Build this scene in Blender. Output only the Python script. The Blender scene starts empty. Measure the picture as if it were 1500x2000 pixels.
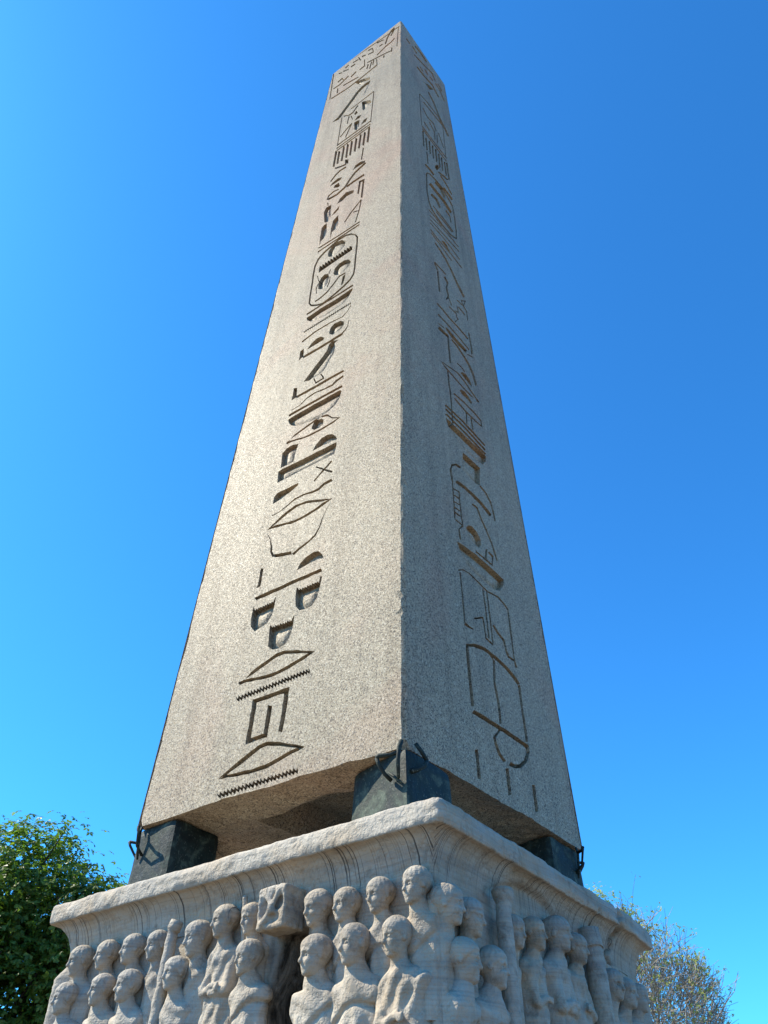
import bpy, math, random
import numpy as np
from mathutils import Vector, Matrix
from mathutils.geometry import delaunay_2d_cdt

scene = bpy.context.scene
COL = scene.collection
rng = np.random.default_rng(7)

# ------------------------------------------------------------------ camera
cam_data = bpy.data.cameras.new('camera')
cam = bpy.data.objects.new('camera', cam_data)
COL.objects.link(cam)
cam_data.sensor_fit = 'VERTICAL'
cam_data.angle_y = 2 * math.atan(1 / 1.44662)
cam_data.clip_start = 0.05
cam_data.clip_end = 6000
CAM_POS = Vector((4.01146, -5.18252, -2.17479))
c_r, c_u, c_f = (0.80417, 0.59439, 0.00231), (0.39954, -0.54342, 0.73828), (-0.44009, 0.59278, 0.67449)
cam.matrix_world = Matrix(((c_r[0], c_u[0], -c_f[0], CAM_POS.x), (c_r[1], c_u[1], -c_f[1], CAM_POS.y),
                           (c_r[2], c_u[2], -c_f[2], CAM_POS.z), (0, 0, 0, 1)))
scene.camera = cam

# ------------------------------------------------------------------ sky, sun, exposure
SUN = Vector((-1.75, -1.0, 1.95)).normalized()          # towards the sun
SUN_EL = math.asin(SUN.z)
SUN_ROT = math.atan2(SUN.x, SUN.y)
world = bpy.data.worlds.new('World')
scene.world = world
world.use_nodes = True
wn = world.node_tree.nodes
wl = world.node_tree.links
wn.clear()
w_out = wn.new('ShaderNodeOutputWorld')
w_bg = wn.new('ShaderNodeBackground')
w_sky = wn.new('ShaderNodeTexSky')
w_sky.sky_type = 'NISHITA'
w_sky.sun_disc = False
w_sky.sun_elevation = SUN_EL
w_sky.sun_rotation = SUN_ROT
w_sky.altitude = 50
w_sky.air_density = 1.0
w_sky.dust_density = 0.5
w_sky.ozone_density = 3.0
w_tint = wn.new('ShaderNodeMix')                       # the photograph's deep azure, over the whole sky alike
w_tint.data_type = 'RGBA'; w_tint.blend_type = 'MULTIPLY'; w_tint.inputs[0].default_value = 1.0
w_tint.inputs[7].default_value = (0.25, 0.96, 1.52, 1)
wl.new(w_sky.outputs[0], w_tint.inputs[6])
wl.new(w_tint.outputs[2], w_bg.inputs['Color'])
w_bg.inputs['Strength'].default_value = 0.120
wl.new(w_bg.outputs[0], w_out.inputs['Surface'])

sun_data = bpy.data.lights.new('sun', 'SUN')
sun_data.energy = 5.0
sun_data.angle = math.radians(0.53)
sun_data.color = (1.0, 0.92, 0.74)
sun = bpy.data.objects.new('sun', sun_data)
sun.rotation_euler = (-SUN).to_track_quat('-Z', 'Y').to_euler()
sun.location = (0, 0, 40)
COL.objects.link(sun)

scene.view_settings.view_transform = 'Standard'
scene.view_settings.look = 'None'
scene.view_settings.gamma = 1
scene.view_settings.use_curve_mapping = False
scene.view_settings.exposure = 0.78

# ------------------------------------------------------------------ noise (numpy)
def _hash(ix, iy, iz, seed):
    n = (ix.astype(np.int64) * 374761393 + iy.astype(np.int64) * 668265263 + iz.astype(np.int64) * 2147483647 + seed * 1274126177) & 0xFFFFFFFF
    n = ((n ^ (n >> 13)) * 1274126177) & 0xFFFFFFFF
    n = ((n ^ (n >> 16)) * 2246822519) & 0xFFFFFFFF
    n = n ^ (n >> 13)
    return (n & 0xFFFFFF) / float(0xFFFFFF)

def vnoise(p, freq=1.0, seed=0):
    """value noise in 0..1 on an (...,3) array"""
    q = np.asarray(p, float) * freq
    i = np.floor(q)
    f = q - i
    f = f * f * (3 - 2 * f)
    i = i.astype(np.int64)
    out = 0
    for dx in (0, 1):
        wx = f[..., 0] if dx else 1 - f[..., 0]
        for dy in (0, 1):
            wy = f[..., 1] if dy else 1 - f[..., 1]
            for dz in (0, 1):
                wz = f[..., 2] if dz else 1 - f[..., 2]
                out = out + wx * wy * wz * _hash(i[..., 0] + dx, i[..., 1] + dy, i[..., 2] + dz, seed)
    return out

def fbm(p, freq=1.0, octaves=3, seed=0):
    s, a, t = 0, 1.0, 0
    for k in range(octaves):
        s = s + a * (vnoise(p, freq * 2 ** k, seed + k * 17) - 0.5)
        t += a
        a *= 0.5
    return s / t * 2          # about -1..1

def sstep(a, b, x):
    t = np.clip((x - a) / (b - a), 0, 1)
    return t * t * (3 - 2 * t)

# ------------------------------------------------------------------ object helpers
def mesh_obj(name, verts, faces, mat, parent=None, smooth=False):
    me = bpy.data.meshes.new(name)
    me.from_pydata([tuple(v) for v in verts], [], faces if isinstance(faces, list) else faces.tolist())
    me.update()
    if smooth:
        me.polygons.foreach_set('use_smooth', np.ones(len(me.polygons), bool))
    for m in (mat if isinstance(mat, (list, tuple)) else [mat]):
        me.materials.append(m)
    o = bpy.data.objects.new(name, me)
    COL.objects.link(o)
    if parent is not None:
        o.parent = parent
    return o

def tag(o, label=None, cat=None, group=None, kind=None):
    if label: o['label'] = label
    if cat: o['category'] = cat
    if group: o['group'] = group
    if kind: o['kind'] = kind
    return o

def thing(name, label, cat, group=None):
    o = bpy.data.objects.new(name, None)
    COL.objects.link(o)
    return tag(o, label, cat, group)

# ------------------------------------------------------------------ materials
class NT:
    def __init__(s, name):
        s.m = bpy.data.materials.new(name)
        s.m.use_nodes = True
        s.n = s.m.node_tree.nodes
        s.l = s.m.node_tree.links
        s.b = s.n['Principled BSDF']
        s.out = s.n['Material Output']
        s.geo = s.n.new('ShaderNodeNewGeometry')
        s.pos = s.geo.outputs['Position']
    def map(s, scale=(1, 1, 1), loc=(0, 0, 0), src=None):
        m = s.n.new('ShaderNodeMapping')
        m.inputs['Scale'].default_value = scale
        m.inputs['Location'].default_value = loc
        s.l.new(src or s.pos, m.inputs['Vector'])
        return m.outputs[0]
    def noise(s, vec, scale, detail=3, rough=0.55, dist=0.0):
        t = s.n.new('ShaderNodeTexNoise')
        s.l.new(vec, t.inputs['Vector'])
        t.inputs['Scale'].default_value = scale
        t.inputs['Detail'].default_value = detail
        t.inputs['Roughness'].default_value = rough
        t.inputs['Distortion'].default_value = dist
        return t.outputs[0]
    def voro(s, vec, scale, out='Color', feature='F1', rand=1.0):
        t = s.n.new('ShaderNodeTexVoronoi')
        t.feature = feature
        s.l.new(vec, t.inputs['Vector'])
        t.inputs['Scale'].default_value = scale
        t.inputs['Randomness'].default_value = rand
        return t.outputs[out]
    def sep(s, col):
        t = s.n.new('ShaderNodeSeparateColor')
        s.l.new(col, t.inputs[0])
        return t.outputs
    def sepxyz(s, v):
        t = s.n.new('ShaderNodeSeparateXYZ')
        s.l.new(v, t.inputs[0])
        return t.outputs
    def ramp(s, fac, stops, mode='LINEAR'):
        t = s.n.new('ShaderNodeValToRGB')
        t.color_ramp.interpolation = mode
        e = t.color_ramp.elements
        while len(e) < len(stops):
            e.new(0.5)
        for k, (p, c) in enumerate(stops):
            e[k].position = p
            e[k].color = (c, c, c, 1) if isinstance(c, (int, float)) else (*c, 1)
        s.l.new(fac, t.inputs[0])
        return t.outputs[0]
    def mix(s, fac, a, b, mode='MIX'):
        t = s.n.new('ShaderNodeMix')
        t.data_type = 'RGBA'
        t.blend_type = mode
        for sock, val in ((t.inputs[0], fac), (t.inputs[6], a), (t.inputs[7], b)):
            if isinstance(val, (int, float)):
                sock.default_value = val
            elif isinstance(val, tuple):
                sock.default_value = (*val, 1)
            else:
                s.l.new(val, sock)
        return t.outputs[2]
    def math(s, op, a, b=None, c=None):
        t = s.n.new('ShaderNodeMath')
        t.operation = op
        for k, v in enumerate((a, b, c)):
            if v is None: continue
            if isinstance(v, (int, float)): t.inputs[k].default_value = v
            else: s.l.new(v, t.inputs[k])
        return t.outputs[0]
    def mrange(s, v, a, b, c=0.0, d=1.0):
        t = s.n.new('ShaderNodeMapRange')
        s.l.new(v, t.inputs[0])
        for k, q in enumerate((a, b, c, d)):
            t.inputs[k + 1].default_value = q
        return t.outputs[0]
    def bump(s, h, strength, dist, prev=None):
        t = s.n.new('ShaderNodeBump')
        t.inputs['Strength'].default_value = strength
        t.inputs['Distance'].default_value = dist
        s.l.new(h, t.inputs['Height'])
        if prev is not None: s.l.new(prev, t.inputs['Normal'])
        return t.outputs[0]
    def done(s, color, rough=0.7, normal=None, spec=0.4, metal=0.0):
        if isinstance(color, tuple): s.b.inputs['Base Color'].default_value = (*color, 1)
        else: s.l.new(color, s.b.inputs['Base Color'])
        if isinstance(rough, (int, float)): s.b.inputs['Roughness'].default_value = rough
        else: s.l.new(rough, s.b.inputs['Roughness'])
        s.b.inputs['Specular IOR Level'].default_value = spec
        s.b.inputs['Metallic'].default_value = metal
        if normal is not None: s.l.new(normal, s.b.inputs['Normal'])
        return s.m

def mat_granite():
    t = NT('speckled granite')
    warp = t.n.new('ShaderNodeVectorMath'); warp.operation = 'MULTIPLY_ADD'
    nz = t.n.new('ShaderNodeTexNoise'); nz.inputs['Scale'].default_value = 70
    t.l.new(t.pos, nz.inputs['Vector'])
    t.l.new(nz.outputs['Color'], warp.inputs[0]); warp.inputs[1].default_value = (0.016,) * 3; t.l.new(t.pos, warp.inputs[2])
    grains = t.sep(t.voro(warp.outputs[0], 105))
    base = t.ramp(grains[0], [(0.0, (0.14, 0.105, 0.072)), (0.14, (0.23, 0.175, 0.116)), (0.24, (0.345, 0.258, 0.164)), (0.55, (0.42, 0.322, 0.206)), (0.85, (0.48, 0.378, 0.252)), (1.0, (0.59, 0.485, 0.35))])
    fine = t.noise(t.pos, 150, 2, 0.7)
    base = t.mix(0.6, base, t.ramp(fine, [(0.3, 0.6), (0.5, 1.0), (0.72, 1.2)]), 'MULTIPLY')
    # black mica flecks and small pits, thicker in some zones than in others
    zone = t.noise(t.map(loc=(2, 9, 4)), 0.8, 4, 0.6)
    fl = t.noise(t.map(scale=(1, 1, 0.8)), 92, 2, 0.6)
    fl = t.math('ADD', fl, t.math('MULTIPLY', zone, 0.16))
    base = t.mix(t.ramp(fl, [(0.655, 0.0), (0.715, 0.85)]), base, (0.045, 0.038, 0.032))
    pink = t.noise(t.pos, 0.5, 4, 0.6, 0.8)
    base = t.mix(t.ramp(pink, [(0.50, 0.0), (0.72, 0.8)]), base, t.mix(1.0, base, (1.06, 0.86, 0.84), 'MULTIPLY'))
    grey = t.noise(t.map(loc=(5, 2, 1)), 0.33, 4, 0.6, 0.5)
    base = t.mix(t.ramp(grey, [(0.45, 0.0), (0.7, 0.9)]), base, t.mix(1.0, base, (0.84, 0.88, 0.90), 'MULTIPLY'))
    streak = t.noise(t.map(scale=(3.2, 3.2, 0.10)), 1.6, 4, 0.65)
    base = t.mix(t.ramp(streak, [(0.49, 0.0), (0.70, 0.7)]), base, t.mix(1.0, base, (0.68, 0.65, 0.62), 'MULTIPLY'))
    hgt = t.math('MULTIPLY_ADD', fine, 1.0, t.math('MULTIPLY', grains[1], 1.2))
    hgt = t.math('MULTIPLY_ADD', t.noise(t.pos, 9, 2), 1.8, hgt)
    nb = t.bump(hgt, 0.5, 0.0045)
    return t.done(base, t.mrange(grains[2], 0, 1, 0.52, 0.78), nb, 0.32)

def mat_marble(name='weathered banded marble', stain=0.0):
    t = NT(name)
    p = t.sepxyz(t.pos)
    z = p[2]
    # distance along the wall: x on the left side, y on the right side
    left = t.math('GREATER_THAN', t.math('MULTIPLY', p[1], -1.067), p[0])
    w = t.math('ADD', t.math('MULTIPLY', left, p[0]), t.math('MULTIPLY', t.math('SUBTRACT', 1.0, left), t.math('ADD', p[1], 7.0)))
    def along(fx, fz, off=0.0):
        c = t.n.new('ShaderNodeCombineXYZ')
        t.l.new(t.math('MULTIPLY', w, fx), c.inputs[0]); t.l.new(t.math('MULTIPLY', z, fz), c.inputs[1]); c.inputs[2].default_value = off
        return c.outputs[0]
    warp = t.noise(t.map(scale=(0.7, 0.7, 1.6)), 1.1, 2)
    lay = t.n.new('ShaderNodeCombineXYZ')
    t.l.new(t.math('MULTIPLY', p[0], 0.35), lay.inputs[0]); t.l.new(t.math('MULTIPLY', p[1], 0.35), lay.inputs[1])
    t.l.new(t.math('MULTIPLY_ADD', warp, 0.16, z), lay.inputs[2])
    b1 = t.noise(t.map(scale=(1, 1, 11), src=lay.outputs[0]), 1.0, 5, 0.66, 0.2)
    b2 = t.noise(t.map(scale=(1.6, 1.6, 70), src=lay.outputs[0]), 1.0, 3, 0.65)
    base = t.ramp(b1, [(0.30, (0.28, 0.25, 0.215)), (0.44, (0.365, 0.32, 0.262)), (0.56, (0.425, 0.368, 0.295)), (0.78, (0.505, 0.445, 0.36))])
    base = t.mix(0.4, base, t.ramp(b2, [(0.33, 0.66), (0.5, 1.0), (0.7, 1.12)]), 'MULTIPLY')
    # warm patina and dark lichen, in patches
    pat = t.noise(t.map(loc=(3, 7, 2)), 1.5, 5, 0.65, 0.4)
    base = t.mix(t.ramp(pat, [(0.46, 0.0), (0.68, 0.7)]), base, t.mix(1.0, base, (0.90, 0.74, 0.55), 'MULTIPLY'))
    lich = t.noise(t.map(loc=(1, 3, 8)), 9, 5, 0.75, 0.3)
    base = t.mix(t.ramp(lich, [(0.53, 0.0), (0.70, 0.65)]), base, t.mix(1.0, base, (0.40, 0.38, 0.35), 'MULTIPLY'))
    # black run-off drips that start at the lower lip of the fascia
    d1 = t.noise(along(105, 0.8), 1.0, 1, 0.5)
    dm = t.noise(along(2.3, 0.0, 3.0), 1.0, 3, 0.6)
    ln = t.noise(along(19, 0.0, 8.0), 1.0, 2, 0.6)
    top = t.mrange(z, -0.692, -0.682, 1.0, 0.0)
    bot = t.mrange(t.math('MULTIPLY_ADD', ln, 0.50, z), -0.68, -0.58)
    msk = t.math('MULTIPLY', t.ramp(d1, [(0.58, 0.0), (0.66, 1.0)]), t.ramp(dm, [(0.43, 0.0), (0.53, 1.0)]))
    msk = t.math('MULTIPLY', t.math('MULTIPLY', msk, top), bot)
    base = t.mix(t.math('MULTIPLY', msk, 0.9), base, (0.035, 0.03, 0.026))
    r1 = t.noise(along(48, 1.6, 5.0), 1.0, 4, 0.75)
    base = t.mix(t.ramp(r1, [(0.54, 0.0), (0.78, 0.42)]), base, t.mix(1.0, base, (0.52, 0.47, 0.42), 'MULTIPLY'))
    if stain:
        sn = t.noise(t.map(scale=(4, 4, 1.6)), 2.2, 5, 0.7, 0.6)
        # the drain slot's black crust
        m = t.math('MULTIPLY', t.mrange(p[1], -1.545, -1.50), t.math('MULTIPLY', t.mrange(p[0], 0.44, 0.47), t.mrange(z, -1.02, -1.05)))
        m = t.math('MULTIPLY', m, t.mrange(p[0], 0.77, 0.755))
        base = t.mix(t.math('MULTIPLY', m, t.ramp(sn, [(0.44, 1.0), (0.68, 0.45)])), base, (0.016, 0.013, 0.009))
    pit = t.noise(t.pos, 48, 3, 0.6)
    hgt = t.math('MULTIPLY_ADD', t.noise(t.pos, 17, 2), 2.2, t.math('MULTIPLY', b2, 0.8))
    hgt = t.math('MULTIPLY_ADD', t.ramp(pit, [(0.38, 0.0), (0.55, 1.0)]), 1.1, hgt)
    nb = t.bump(hgt, 0.5, 0.0055)
    return t.done(base, 0.75, nb, 0.3)

def mat_bronze():
    t = NT('green patinated bronze')
    n1 = t.noise(t.pos, 7, 5, 0.65, 0.5)
    n2 = t.noise(t.map(scale=(1, 1, 0.2)), 30, 3, 0.6)
    base = t.ramp(n1, [(0.36, (0.010, 0.014, 0.013)), (0.54, (0.020, 0.030, 0.025)), (0.72, (0.11, 0.135, 0.10))])
    base = t.mix(t.ramp(n2, [(0.5, 0.0), (0.75, 0.5)]), base, (0.025, 0.032, 0.032))
    sp = t.noise(t.pos, 55, 3, 0.6)
    base = t.mix(t.ramp(sp, [(0.6, 0.0), (0.72, 0.5)]), base, (0.22, 0.23, 0.18))
    nb = t.bump(t.noise(t.pos, 14, 3), 0.5, 0.012)
    nb = t.bump(sp, 0.5, 0.006, nb)
    return t.done(base, t.mrange(n1, 0.3, 0.7, 0.55, 0.8), nb, 0.25, 0.0)

def mat_leaf(name, c0, c1, c2, trans=0.35):
    t = NT(name)
    r = t.geo.outputs['Random Per Island']
    n = t.noise(t.pos, 0.9, 3)
    f = t.math('ADD', t.math('MULTIPLY', r, 0.65), t.math('MULTIPLY', n, 0.4))
    base = t.ramp(f, [(0.15, c0), (0.55, c1), (0.95, c2)])
    t.done(base, 0.45, None, 0.4)
    tr = t.n.new('ShaderNodeBsdfTranslucent')
    t.l.new(t.mix(1.0, base, (1.25, 1.35, 0.5), 'MULTIPLY'), tr.inputs['Color'])
    mx = t.n.new('ShaderNodeMixShader')
    mx.inputs[0].default_value = trans
    t.l.new(t.b.outputs[0], mx.inputs[1]); t.l.new(tr.outputs[0], mx.inputs[2])
    t.l.new(mx.outputs[0], t.out.inputs['Surface'])
    return t.m

def mat_bark(name, c0, c1):
    t = NT(name)
    n = t.noise(t.map(scale=(1, 1, 0.25)), 22, 4, 0.65)
    base = t.ramp(n, [(0.3, c0), (0.7, c1)])
    return t.done(base, 0.85, t.bump(n, 0.7, 0.02), 0.2)

def mat_paving():
    t = NT('pale stone paving')
    n = t.noise(t.pos, 1.2, 5, 0.6)
    n2 = t.noise(t.pos, 30, 3, 0.6)
    base = t.ramp(n, [(0.3, (0.20, 0.155, 0.108)), (0.7, (0.27, 0.215, 0.155))])
    base = t.mix(0.5, base, t.ramp(n2, [(0.3, 0.75), (0.7, 1.15)]), 'MULTIPLY')
    return t.done(base, 0.85, t.bump(n2, 0.4, 0.01), 0.3)

def mat_moss():
    t = NT('mossy earth')
    n = t.noise(t.pos, 2.2, 5, 0.65)
    n2 = t.noise(t.pos, 40, 3, 0.6)
    base = t.ramp(n, [(0.35, (0.045, 0.065, 0.02)), (0.65, (0.11, 0.09, 0.05))])
    return t.done(base, 0.9, t.bump(n2, 0.6, 0.02), 0.2)

GRANITE = mat_granite()
MARBLE = mat_marble()
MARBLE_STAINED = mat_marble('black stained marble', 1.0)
BRONZE = mat_bronze()

# ------------------------------------------------------------------ ground
GZ = -3.85
gs = 3000.0
PIT, PZ = 3.7, -5.7          # the pedestal stands in a sunken court
gv = [(-gs, -gs, GZ), (gs, -gs, GZ), (gs, gs, GZ), (-gs, gs, GZ), (-PIT, -PIT, GZ), (PIT, -PIT, GZ), (PIT, PIT, GZ), (-PIT, PIT, GZ)]
PAVING = mat_paving()
tag(mesh_obj('ground', gv, [(0, 1, 5, 4), (1, 2, 6, 5), (2, 3, 7, 6), (3, 0, 4, 7)], PAVING), kind='structure')
pv = [(x, y, z) for z in (GZ - 0.002, PZ) for x, y in ((-PIT, -PIT), (PIT, -PIT), (PIT, PIT), (-PIT, PIT))]
tag(mesh_obj('sunken_court_wall', pv, [(0, 4, 5, 1), (1, 5, 6, 2), (2, 6, 7, 3), (3, 7, 4, 0)], PAVING), kind='structure')
q = PIT + 0.05
tag(mesh_obj('sunken_court_floor', [(-q, -q, PZ), (q, -q, PZ), (q, q, PZ), (-q, q, PZ)], [(0, 1, 2, 3)], mat_moss()), kind='structure')

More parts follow.
